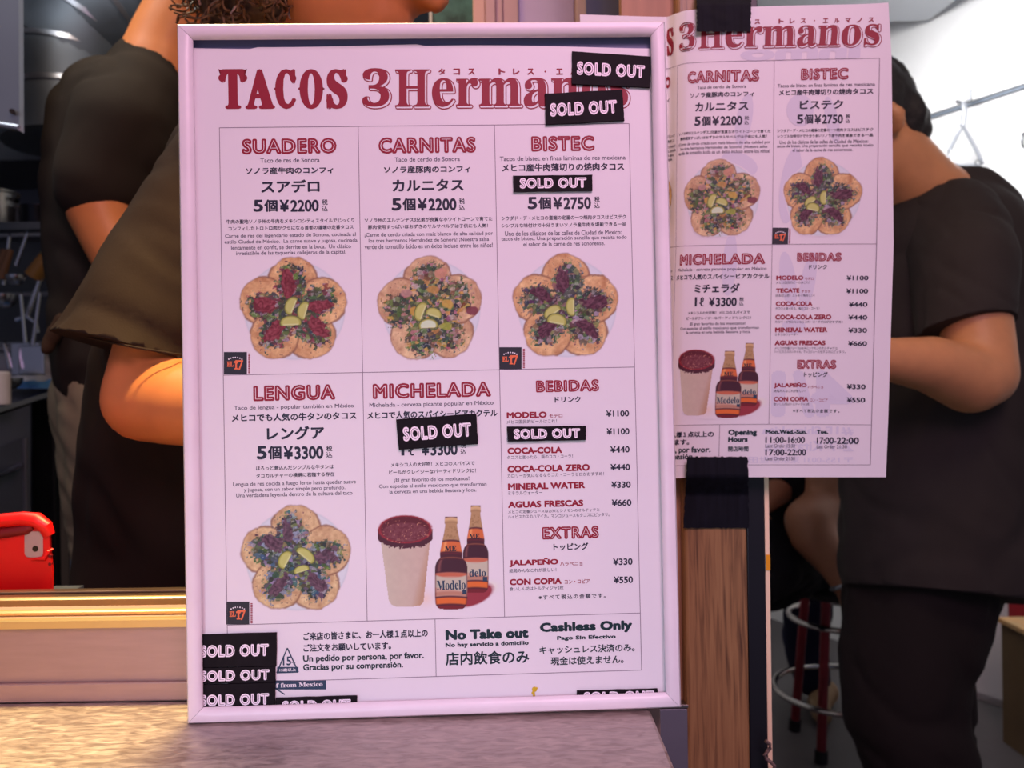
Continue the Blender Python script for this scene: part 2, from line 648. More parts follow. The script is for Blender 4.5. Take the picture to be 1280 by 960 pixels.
# style, text, x0, x1, y0, y1 ; styles: H inline heading, R heavy red, r small red, J bold dark, T thin small, G heavy green-dark, P price, j small japanese
CELLS = {
    'suadero': [
        ('H', 'SUADERO', 302.5, 420.9, 172.5, 192.9), ('T', 'Taco de res de Sonora', 325.5, 399.6, 197, 203.3),
        ('J', 'ソノラ産牛肉のコンフィ', 307.3, 416.8, 208.5, 217.7), ('J', 'スアデロ', 326.4, 399.6, 224.4, 241.2),
        ('P', '5個¥2200', 316.7, 398.7, 249.6, 264.8), ('j', '税', 402.3, 409.7, 249.2, 256.3), ('j', '込', 402.3, 409.7, 257.2, 264),
        ('j', '牛肉の聖地ソノラ州の牛肉をメキシコシティスタイルでじっくり', 283, 443, 272.8, 279.6),
        ('j', 'コンフィしたトロトロ肉がクセになる首都の道端の定番タコス', 285.7, 442, 281.4, 288),
        ('T', 'Carne de res del legendario estado de Sonora, cocinada al', 281.6, 445, 290.8, 298.2),
        ('T', 'estilo Ciudad de México.  La carne suave y jugosa, cocinada', 281, 447, 298.2, 305.6),
        ('T', 'lentamente en confit, se derrite en la boca.  Un clásico', 289.2, 439, 305.4, 312.6),
        ('T', 'irresistible de las taquerías callejeras de la capital.', 295.4, 432.7, 312.6, 320)],
    'carnitas': [
        ('H', 'CARNITAS', 473.1, 595, 170.9, 192.0), ('T', 'Taco de cerdo de Sonora', 493.5, 575, 196, 202),
        ('J', 'ソノラ産豚肉のコンフィ', 479.9, 587.9, 207, 216.4), ('J', 'カルニタス', 490.5, 579.6, 223.5, 239.5),
        ('P', '5個¥2200', 489.6, 570.7, 247.8, 263.4), ('j', '税', 573.7, 580.8, 247.8, 255), ('j', '込', 573.7, 580.8, 255.8, 262.5),
        ('j', 'ソノラ州のエルナンデス3兄弟が良質なホワイトコーンで育てた', 455.9, 615.7, 271, 277.7),
        ('j', '豚肉使用すっぱいほおずきのサルサベルデは子供にも人気！', 460, 610, 279.6, 286.2),
        ('T', '¡Carne de cerdo criada con maíz blanco de alta calidad por', 456, 616.3, 289.4, 297),
        ('T', 'los tres hermanos Hernández de Sonora! ¡Nuestra salsa', 461, 611.5, 296.8, 304),
        ('T', 'verde de tomatillo ácido es un éxito incluso entre los niños!', 456, 616, 303.8, 311)],
    'bistec': [
        ('H', 'BISTEC', 664, 743.2, 169.5, 189.5), ('T', 'Tacos de bistec en finas láminas de res mexicana', 625, 782.2, 194.3, 200.9),
        ('J', 'メヒコ産牛肉薄切りの焼肉タコス', 627.7, 780.4, 203.6, 214.4), ('J', 'ビステク', 664, 738, 222, 237.6),
        ('P', '5個¥2750', 659.6, 738.8, 246.2, 261.6), ('j', '税', 742.9, 749.6, 245.7, 252.7), ('j', '込', 742.9, 749.6, 253.3, 260.2),
        ('j', 'シウダド・デ・メヒコの道端の定番の一つ焼肉タコスはビステク', 626.8, 782.7, 268.5, 275.4),
        ('j', 'シンプルな味付けで十分うまいソノラ産牛肉を堪能できる一品', 627, 782.7, 277.8, 284.4),
        ('T', 'Uno de los clásicos de las calles de Ciudad de México:', 631.3, 776.9, 287.4, 294.6),
        ('T', 'tacos de bistec. Una preparación sencilla que resalta todo', 626.8, 783.6, 294.4, 301.8),
        ('T', 'el sabor de la carne de res sonorense.', 654.3, 756, 301.6, 307.6)],
    'lengua': [
        ('H', 'LENGUA', 316.7, 419.4, 480.4, 501.4), ('T', 'Taco de lengua - popular también en México', 292.8, 442.5, 504.9, 513.4),
        ('J', 'メヒコでも人気の牛タンのタコス', 289.8, 446, 515.0, 527), ('J', 'レングア', 333.5, 405.3, 532.3, 550.3),
        ('P', '5個¥3300', 321, 404.4, 557.4, 574.3), ('j', '税', 407.6, 415.4, 556.9, 564.2), ('j', '込', 407.6, 415.4, 564.9, 572),
        ('j', 'ほろっと煮込んだシンプルな牛タンは', 320.2, 417, 580.6, 587.9), ('j', 'タコカルチャーの横綱に君臨する存在', 320.2, 418.2, 590.2, 597.2),
        ('T', 'Lengua de res cocida a fuego lento hasta quedar suave', 291.5, 445, 599.8, 608.8),
        ('T', 'y jugosa, con un sabor simple pero profundo.', 305, 431.8, 607.4, 615.4),
        ('T', 'Una verdadera leyenda dentro de la cultura del taco', 295.4, 440.7, 614.0, 622.8)],
    'michelada': [
        ('H', 'MICHELADA', 466, 614, 477.2, 498.4), ('T', 'Michelada - cerveza picante popular en México', 462, 617, 501.2, 510),
        ('J', 'メヒコで人気のスパイシービアカクテル', 459, 622, 511.8, 523.6), ('J', 'ミチェラダ', 500, 576, 529.5, 546.5),
        ('P', '1ℓ ¥3300', 501.5, 572, 553.5, 569.5), ('j', '税', 575.5, 582.6, 553, 560), ('j', '込', 575.5, 582.6, 561, 567.7),
        ('j', 'メキシコ人の大好物！メヒコのスパイスで', 488.7, 593.2, 576.4, 583.4), ('j', 'ビールがクレイジーなパーティドリンクに！', 486.4, 595, 585.6, 592.8),
        ('T', '¡El gran favorito de los mexicanos!', 493, 586.7, 595.6, 603.6),
        ('T', 'Con especias al estilo mexicano que transforman', 474, 608.3, 603, 611.2),
        ('T', 'la cerveza en una bebida fiestera y loca.', 487, 595.5, 610.2, 618)],
    'bebidas': [
        ('H', 'BEBIDAS', 669.9, 749, 474.2, 490.4), ('J', 'ドリンク', 693.3, 726, 495.4, 503.2),
        ('R', 'MODELO', 633.4, 683.5, 514.4, 523), ('r', 'モデロ', 686.5, 703, 516.8, 522.2), ('k', 'メヒコ国民的ビールはこれ！', 633.4, 696, 523.8, 529.6), ('Q', '¥1100', 757.6, 786.3, 512.6, 521),
        ('R', 'TECATE', 633.8, 677, 536.4, 544.6), ('r', 'テカテ', 681, 698, 539, 544), ('k', '日本初上陸！スッキリ美味しい！', 633.8, 706, 546, 551.6), ('Q', '¥1100', 758.3, 786.8, 534.8, 543.5),
        ('R', 'COCA-COLA', 634.3, 702.6, 558.4, 567.6), ('k', 'タコスと言ったら、瓶のコカ・コーラ！', 634, 716, 567.9, 573.9), ('Q', '¥440', 762.7, 787, 557.4, 566),
        ('R', 'COCA-COLA ZERO', 634.3, 737.2, 580.2, 590.4), ('k', 'カロリーが気になるならコカ・コーラゼロがおすすめ！', 634.4, 755, 590, 596.8), ('Q', '¥440', 763, 787.7, 579.6, 588.1),
        ('R', 'MINERAL WATER', 635, 731.3, 602.4, 612.2), ('k', 'ミネラルウォーター', 635, 678, 613.2, 618.8), ('Q', '¥330', 764, 788.4, 601.4, 610.2),
        ('R', 'AGUAS FRESCAS', 635, 729.2, 624.9, 634.7), ('k', 'メヒコの定番ジュースはお米とシナモンのオルチャテと', 635.3, 749.4, 635.4, 641.6),
        ('k', 'ハイビスカスのハマイカ。マンゴジュースもタコスにピッタリ。', 635, 762, 641, 648), ('Q', '¥660', 764.6, 789.3, 623.9, 632.6)],
    'extras': [
        ('H', 'EXTRAS', 677.8, 748.7, 657.2, 674.2), ('J', 'トッピング', 691.8, 735.4, 678.3, 688),
        ('R', 'JALAPEÑO', 636.6, 698, 697.2, 708.8), ('r', 'ハラペニョ', 700, 728, 702, 707.5), ('k', '結局みんなこれが欲しい！', 636.6, 695.4, 709.6, 715.7), ('Q', '¥330', 766.2, 790.7, 697.4, 706.5),
        ('R', 'CON COPIA', 637, 702, 722.2, 731.4), ('r', 'コン・コピア', 705.7, 737.2, 723.7, 729.8), ('k', '食いしん坊はトルティジャ2枚', 637, 704.4, 732.2, 738.4), ('Q', '¥550', 767, 791.2, 720, 729.2),
        ('W', '※すべて税込の金額です。', 673.4, 757, 741.6, 749.4)],
}
FOOT1 = [
    ('J', 'ご来店の皆さまに、お一人様１点以上の', 379.3, 535, 786.8, 800), ('J', 'ご注文をお願いしています。', 379.3, 489, 802.4, 814.4),
    ('B', 'Un pedido por persona, por favor.', 379, 530, 815.2, 829), ('B', 'Gracias por su comprensión.', 379, 504, 827, 839.8),
    ('G', 'No Take out', 557, 660.7, 785, 799.8), ('g', 'No hay servicio a domicilio', 557, 661, 801, 810), ('K', '店内飲食のみ', 557, 661.5, 812.6, 831.6),
    ('G', 'Cashless Only', 674.9, 790.4, 775.6, 792.8), ('g', 'Pago Sin Efectivo', 696.3, 769.8, 793.2, 801),
    ('K', 'キャッシュレス決済のみ。', 674.4, 793.5, 804.6, 817.2), ('K', '現金は使えません。', 688.5, 779.6, 818.8, 831.4)]
FOOT2 = [
    ('J', '来店の皆さまに、お一人様１点以上の', 786, 892.4, 540.2, 547.5), ('J', 'ご注文をお願いしています。', 778, 861.5, 549.8, 557.4),
    ('B', 'Un pedido por persona, por favor.', 776, 888.2, 559.4, 569), ('B', 'Gracias por su comprensión.', 776, 868, 568.4, 577.4),
    ('G', 'Opening', 910.2, 946, 536.8, 545.6), ('G', 'Hours', 910, 934.6, 546, 552.4), ('K', '開店時間', 910, 935.5, 557.8, 564.4),
    ('G', 'Mon.Wed.-Sun.', 956.6, 1008.7, 537, 542.6), ('Q', '11:00-16:00', 956.6, 1006, 546, 553.9), ('T', 'Last Order 15:30', 956.6, 993.7, 555, 559.6),
    ('Q', '17:00-22:00', 956.6, 1007.5, 561.4, 569.4), ('T', 'Last Order 21:30', 956.6, 993.5, 571, 575.5),
    ('G', 'Tue.', 1020.9, 1035.3, 537.4, 542.2), ('Q', '17:00-22:00', 1020.9, 1073.7, 546.6, 555), ('T', 'Last Order 21:30', 1020.9, 1058.7, 556.3, 560.6)]

INLINE_OFF = -0.032


def lettering(pr, part, st, s, x0, x1, y0, y1, to=None):
    def put(vt, L, ik):
        uv, t = place(vt, x0, x1, y0, y1, to)
        pr.add(part, uv, t, L, ik)
    if st == 'H':
        v, t = fat(s, 0.074, 14, 1.15)
        lo, hi = v.min(0), v.max(0)
        # the thin inline stroke follows the same letters, so fit both with one frame
        vi, ti = glyphs(s, 1.15, INLINE_OFF)
        box_ = np.array([lo, hi])
        n = len(v)
        a, _ = place((np.vstack([v, vi]), None), x0, x1, y0, y1, to)
        pr.add(part, a[:n], t, 1, RED)
        pr.add(part, a[n:], ti, 2, GAP)
    elif st == 'R':
        put(fat(s, 0.052, 10, 1.02), 1, RED)
    elif st == 'r':
        put(fat(s, 0.018, 4), 1, RED)
    elif st == 'J':
        put(fat(s, 0.036, 6), 1, DARK)
    elif st == 'K':
        put(fat(s, 0.026, 5), 1, GREEN)
    elif st == 'P':
        W = x1 - x0
        segs = ((s[0], 0, .15), (s[1], .165, .37), ('¥', .40, .545), (s.split('¥')[1], .565, 1)) if s[1] == '個' else (('1', 0, .055), ('ℓ', .12, .235), ('¥', .36, .50), ('3300', .52, 1))
        for q, a, b in segs:
            uv, t = place(fat(q, .036 if q not in '1ℓ' else .014, 6), x0 + a * W, x0 + b * W, y0 + (0.0 if q != '個' else -.3), y1, to)
            pr.add(part, uv, t, 1, DARK)
    elif st == 'Q':
        put(fat(s, 0.03, 6), 1, DARK)
    elif st == 'j':
        put(fat(s, 0.020, 4), 1, DARK)
    elif st == 'k':
        put(fat(s, 0.012, 3), 1, GREY)
    elif st == 'W':
        put(fat(s, 0.024, 4, 1.3), 1, DARK)
    elif st == 'T':
        put(fat(s, 0.014, 3), 1, GREY)
    elif st == 'B':
        put(fat(s, 0.034, 6), 1, GREEN)
    elif st == 'G':
        put(fat(s, 0.062, 12, 1.04), 1, GREEN)
    elif st == 'g':
        put(fat(s, 0.050, 8, 1.05), 1, GREEN)


def boldserif(s):
    out = ''
    for ch in s:
        if 'A' <= ch <= 'Z':
            out += chr(0x1D400 + ord(ch) - 65)
        elif 'a' <= ch <= 'z':
            out += chr(0x1D41A + ord(ch) - 97)
        elif ch.isdigit():
            out += chr(0x1D7CE + int(ch))
        else:
            out += ch
    return out


def disc(n=20):
    a = np.linspace(0, 2 * math.pi, n, endpoint=False)
    v = np.vstack([[0, 0], np.stack([np.cos(a), np.sin(a)], 1)])
    return v, np.array([(0, 1 + i, 1 + (i + 1) % n) for i in range(n)])


def title(pr, part):
    # circus-style heavy condensed capitals with bulbs, spurs and flared feet
    for ch, x0, x1 in (('T', 276, 306.5), ('A', 306.5, 343.5), ('C', 344, 370), ('O', 374.5, 403.8), ('S', 408, 434.5)):
        v, t = fat(boldserif(ch), 0.02, 8, rx=0.055)
        uv, t = place((v, t), x0, x1, 86.3, 136.4)
        pr.add(part, uv, t, 1, HEAD)

    def blob(cx, cy, rx, ry, ik=HEAD, L=1):
        v, t = disc()
        q = np.array([inv1(cx + a * rx, cy - b * ry) for a, b in v])
        pr.add(part, q, t, L, ik)
    for b in ((277.5, 97.5, 4.6, 4.6), (304.6, 97.5, 4.6, 4.6), (366.4, 98, 4.0, 4.6), (430.6, 98.5, 4.2, 4.6), (412.2, 125.5, 4.4, 4.6),
              (326, 112.5, 2.6, 3), (388.9, 111, 1.2, 3)):
        if b[0] != 388.9:
            blob(*b)
    # middle spurs on C, O and S
    for x, s_ in ((343.6, 1), (373.6, 1), (404.6, -1)):
        v = np.array([inv1(x - 1.5 * s_, 111), inv1(x + 5 * s_, 106), inv1(x + 5 * s_, 116)])
        pr.add(part, v, [(0, 1, 2), (0, 2, 1)], 1, HEAD)
    for x, s_ in ((272.8, 1), (309, -1)):
        v = np.array([inv1(x, 86.4), inv1(x + 7 * s_, 88), inv1(x + 3 * s_, 95)])
        pr.add(part, v, [(0, 1, 2), (0, 2, 1)], 1, HEAD)

    def shadowed(s, x0, x1, y0, y1):
        b_ = boldserif(s)
        for (r, dx, dy, L, ik) in ((0.026, 1.8, 1.6, 1, HEAD), (0.006, 1.8, 1.6, 2, GAP), (0.002, 0, 0, 3, HEAD)):
            v, t = fat(b_, r, 8)
            base, _ = glyphs(b_)
            k = (x1 - x0 - 2) / (base[:, 0].max() - base[:, 0].min())
            ky = (y1 - y0 - 2) / (base[:, 1].max() - base[:, 1].min())
            lo = base.min(0)
            px = x0 + (v[:, 0] - lo[0]) * k + dx
            py = y1 - 2 - (v[:, 1] - lo[1]) * ky + dy
            py = py + (px - 640) * slope(110)
            pr.add(part, inv1(px, py), t, L, ik)
    shadowed('3', 453, 488.5, 84.8, 134.8)
    shadowed('H', 494, 538, 86.5, 135)
    shadowed('ermanos', 540, 787, 97.5, 135.5)
    xs = [548, 566.5, 585, None, 623, 641, 659, 677, 695, 713, 731, 749, 767]
    for ch, x in zip('タコス_トレス・エルマノス', xs):
        if x is None:
            continue
        if ch == '・':
            blob(x + 4.5, 89.5, 1.1, 1.1)
            continue
        uv, t = place(fat(ch, 0.05, 6), x, x + 8.6, 85.6, 93.6)
        pr.add(part, uv, t, 1, HEAD)


def badge(pr, part, x0, x1, y0, y1):
    rect(pr, part, x0, x1, y0, y1, 1, BADGE)
    w_ = x1 - x0
    h_ = y1 - y0
    for s, a, b, c, d, r in (('EL', .14, .42, .42, .66, .03), ('1', .43, .62, .36, .78, .03), ('7', .56, .84, .36, .80, .03)):
        uv, t = place(fat(boldserif(s), r, 6), x0 + a * w_, x0 + b * w_, y0 + c * h_, y0 + d * h_)
        pr.add(part, uv, t, 2, ORANGE)
    v, t = disc(6)
    for k in range(7):      # row of tiny arched letters above, too small to read
        a = math.radians(128 - k * 12.7)
        cx = x0 + w_ * (.5 + .46 * math.cos(a))
        cy = y0 + h_ * (.62 - .38 * math.sin(a))
        q = np.array([inv1(cx + p[0] * 0.9, cy - p[1] * 1.0) for p in v])
        pr.add(part, q, t, 2, GAP)
    for k in range(14):     # upright line of tiny red letters beside the badge
        yy = y0 + 2 + k * (h_ - 3) / 14
        rect(pr, part, x1 + 1.6, x1 + 4.0, yy, yy + 1.3, 1, RED, n=1)


def rules(pr, part, foot):
    L, R, T, Bm = -.1354, .1354, .1603, -.2031
    c1, c2 = -.0446, .0455
    m, r2 = -.0025, -.1655
    wl = 0.00042
    for a, b in (((L, T), (R, T)), ((L, m), (R, m)), ((L, r2), (R, r2)), ((L, Bm), (R, Bm)), ((L, T), (L, Bm)), ((R, T), (R, Bm)),
                 ((c1, T), (c1, r2)), ((c2, T), (c2, r2)), ((foot, r2), (foot, Bm))):
        strip(pr, part, a, b, wl, 1, LINE, 40)


# ---- printed dish photographs: a small grid of coloured print dots computed here
def vnoise(X, Y, sc, seed):
    g = np.random.default_rng(seed).random((64, 64))
    x = X * sc
    y = Y * sc
    xi = np.floor(x).astype(int)
    yi = np.floor(y).astype(int)
    fx = x - xi
    fy = y - yi
    fx = fx * fx * (3 - 2 * fx)
    fy = fy * fy * (3 - 2 * fy)
    a = g[xi % 64, yi % 64]
    b = g[(xi + 1) % 64, yi % 64]
    c = g[xi % 64, (yi + 1) % 64]
    d = g[(xi + 1) % 64, (yi + 1) % 64]
    return (a * (1 - fx) + b * fx) * (1 - fy) + (c * (1 - fx) + d * fx) * fy


def fbm(X, Y, sc, seed):
    return (vnoise(X, Y, sc, seed) + .5 * vnoise(X, Y, sc * 2.1, seed + 1) + .25 * vnoise(X, Y, sc * 4.3, seed + 2)) / 1.75


def over(img, mask, col):
    m = np.clip(mask, 0, 1)[..., None]
    img[:] = img * (1 - m) + np.asarray(col) * m


PAINTED = {}


def canvas_mesh(name, x0, x1, y0, y1, step, painter, mapper, parent, layer):
    nx = int((x1 - x0) / step) + 1
    ny = int((y1 - y0) / step) + 1
    X, Y = np.meshgrid(np.linspace(x0, x1, nx), np.linspace(y0, y1, ny))
    key = (x0, y0, step)
    if key not in PAINTED:
        PAINTED[key] = painter(X, Y)
    img, al = PAINTED[key]
    alb = np.clip(lin(img) / lin(PAPER_SEEN) * PAPER_ALB, 0.004, 0.9)
    uv = inv1(X, Y).reshape(-1, 2)
    pos = mapper(uv, np.full(len(uv), layer * 0.00008))
    idx = np.arange(nx * ny).reshape(ny, nx)
    keep = (al[:-1, :-1] + al[1:, :-1] + al[:-1, 1:] + al[1:, 1:]) > 0.01
    q = np.stack([idx[1:, :-1], idx[1:, 1:], idx[:-1, 1:], idx[:-1, :-1]], -1)[keep]
    used = np.zeros(nx * ny, bool)
    used[q.ravel()] = True
    remap = np.cumsum(used) - 1
    me = bpy.data.meshes.new(name)
    me.from_pydata(pos[used].tolist(), [], remap[q].tolist())
    ca = me.color_attributes.new('print_colour', 'FLOAT_COLOR', 'POINT')
    a = al.ravel()[:, None]
    cc = alb.reshape(-1, 3) * a + PAPER_ALB * (1 - a)
    cc = np.hstack([cc[used], np.ones((used.sum(), 1))])
    ca.data.foreach_set('color', cc.ravel())
    return link(name, me, M_PHOTO, parent, True)


def lime(img, X, Y, cx, cy, ang, rx, ry, seed, pale=False):
    ca, sa = math.cos(ang), math.sin(ang)
    x = ((X - cx) * ca + (Y - cy) * sa) / rx
    y = (-(X - cx) * sa + (Y - cy) * ca) / ry
    r = np.hypot(x, y)
    over(img, (1.12 - r) * 12 * (y > -.45), (92, 84, 50))
    over(img, (1.0 - r) * 12 * (y > -.4), (166, 146, 78))
    fl = (200, 188, 180) if pale else (186, 164, 106)
    over(img, (0.86 - r) * 8 * (y > -.35), fl)
    over(img, np.exp(-((y + .3) * 9)**2) * (r < .8) * .6, (214, 194, 178))


def taco_painter(cx, cy, rx, ry, kind, rot, seed):
    rs = np.random.default_rng(seed)

    def f(X, Y):
        x = (X - cx) / rx
        y = -(Y - cy) / ry
        img = np.zeros(X.shape + (3,)) + np.array([222., 186, 215])
        al = np.zeros(X.shape)
        pd = np.hypot(x - .03, y + .0)
        pm = np.clip((.93 - pd) * 30, 0, 1)
        al = np.maximum(al, pm)
        over(img, pm, (200, 178, 208))
        over(img, np.clip((.90 - pd) * 30, 0, 1), (210, 186, 216))
        nz = fbm(x + 5, y + 5, 7, seed)
        nf = fbm(x + 5, y + 5, 22, seed + 9)
        order = [0, 3, 1, 4, 2]
        cs = []
        for k in range(5):
            a = math.radians(90 + rot + 72 * k)
            cs.append((0.56 * math.cos(a), 0.56 * math.sin(a), a))
        wob = (nz - .5) * .05
        for k in order:
            tx, ty, a = cs[k]
            d = np.hypot(x - tx, y - ty) + wob
            m = np.clip((.455 - d) * 32, 0, 1)
            al = np.maximum(al, m)
            base = np.array([206, 142, 112]) if kind != 'lengua' else np.array([202, 148, 124])
            if kind in ('carnitas',):
                base = np.array([204, 148, 128])
            c = base + (nz[..., None] - .5) * np.array([60, 70, 60]) + (nf[..., None] - .5) * 40
            over(img, m, c)
            over(img, np.exp(-((d - .44) / .018)**2) * .75 * (d < .47), (128, 76, 66))
            over(img, np.clip((nf - .70) * 14, 0, 1) * m * .7, (130, 80, 70))
        # fillings: chopped pieces as a nearest-seed mosaic
        N = 900
        sx = rs.uniform(-1, 1, N)
        sy = rs.uniform(-1, 1, N)
        greens = [(62, 70, 60), (82, 88, 62), (100, 102, 64), (48, 50, 54), (118, 114, 80), (66, 58, 56), (74, 66, 60), (56, 60, 52)]
        mixes = {'suadero': [(118, 52, 66), (90, 46, 60), (140, 112, 126)], 'carnitas': [(150, 96, 104), (166, 126, 132), (178, 126, 76), (110, 70, 60), (86, 84, 56)],
                 'bistec': [(84, 52, 66), (140, 112, 134), (70, 58, 70), (120, 84, 84)], 'lengua': [(92, 66, 92), (136, 118, 148), (70, 76, 100), (110, 100, 130)]}[kind]
        pal = np.array(greens * 2 + mixes * 3, float)
        pc = pal[rs.integers(0, len(pal), N)] + rs.normal(0, 7, (N, 3))
        fl_x = x.ravel()
        fl_y = y.ravel()
        wx = fl_x + (nf.ravel() - .5) * .05
        wy = fl_y + (nz.ravel() - .5) * .05
        best = np.full(len(fl_x), 9.0)
        bi = np.zeros(len(fl_x), int)
        for i0 in range(0, N, 100):
            dd = (wx[:, None] - sx[None, i0:i0 + 100])**2 + (wy[:, None] - sy[None, i0:i0 + 100])**2 * 1.4
            j = dd.argmin(1)
            v = dd[np.arange(len(j)), j]
            up = v < best
            best[up] = v[up]
            bi[up] = j[up] + i0
        mos = pc[bi].reshape(img.shape)
        fill = np.zeros(X.shape)
        for k in range(5):
            tx, ty, a = cs[k]
            a2 = a + rs.normal(0, .12)
            ux, uy = math.cos(a2), math.sin(a2)
            al_ = x * ux + y * uy - .46
            ac_ = -x * uy + y * ux
            e = np.hypot(al_ / .42, ac_ / (.29 if kind != 'carnitas' else .36))
            fill = np.maximum(fill, np.clip((1.0 - e + (nf - .5) * .9) * 7, 0, 1))
        fill = np.maximum(fill, np.clip((.34 - np.hypot(x, y) + (nf - .5) * .2) * 12, 0, 1))
        mos = mos * (.72 + .5 * nf[..., None])
        over(img, fill, mos)
        # onion flecks
        over(img, np.clip((fbm(x + 3, y + 2, 26, seed + 20) - .66) * 18, 0, 1) * fill * .5, (186, 164, 180))
        if kind != 'carnitas':
            for k in range(5):
                tx, ty, a = cs[k]
                a2 = a + rs.normal(0, .16)
                ux, uy = math.cos(a2), math.sin(a2)
                al_ = x * ux + y * uy - rs.uniform(.48, .56)
                ac_ = -x * uy + y * ux - rs.normal(0, .03)
                e = np.hypot(al_ / .25, ac_ / (.10 + .05 * rs.random())) + (nz - .5) * .9 + (nf - .5) * .5
                mc = {'suadero': (122, 42, 58), 'bistec': (84, 40, 60), 'lengua': (92, 56, 78)}[kind]
                m = np.clip((1 - e) * 8, 0, 1)
                over(img, m, np.array(mc) + (np.sin(ac_ * 60 + nz * 22)[..., None]) * np.array([16, 10, 12]) + (nf[..., None] - .5) * 40)
        else:
            for (ox, oy, c) in ((.35, .12, (196, 140, 70)), (-.3, -.02, (200, 136, 66)), (.05, .38, (180, 120, 70)), (.78, -.02, (110, 40, 60)), (.3, -.3, (150, 140, 60)), (-.42, .3, (176, 118, 124)), (.2, .66, (196, 120, 110))):
                e = np.hypot((x - ox) / .12, (y - oy) / .09) + (nz - .5) * .9
                over(img, np.clip((1 - e) * 4, 0, .85), c)
        L = {'suadero': ((-.02, .09, 1.2, .17, .12), (.20, -.0, 1.3, .17, .115), (-.04, -.22, 0.05, .19, .125)),
             'carnitas': ((-.16, -.03, 1.2, .18, .12), (.07, -.07, -.3, .15, .11), (-.03, -.28, .05, .18, .12)),
             'bistec': ((.12, .02, 1.6, .17, .11), (-.24, -.08, .6, .17, .11), (-.16, -.24, -.2, .18, .13)),
             'lengua': ((-.18, -.0, 1.1, .17, .12), (.17, .08, -.7, .19, .11), (.10, -.18, .3, .14, .08))}[kind]
        for i, (lx, ly, la, a_, b_) in enumerate(L):
            lime(img, x, y, lx, ly, la, a_, b_, i, kind == 'carnitas' and i == 2)
        return np.clip(img, 0, 255), al
    return f


def inpoly(X, Y, poly):
    m = np.zeros(X.shape, bool)
    n = len(poly)
    for i in range(n):
        xa, ya = poly[i]
        xb, yb = poly[(i + 1) % n]
        if ya == yb:
            continue
        c = ((ya > Y) != (yb > Y)) & (X < (xb - xa) * (Y - ya) / (yb - ya) + xa)
        m ^= c
    return m.astype(float)


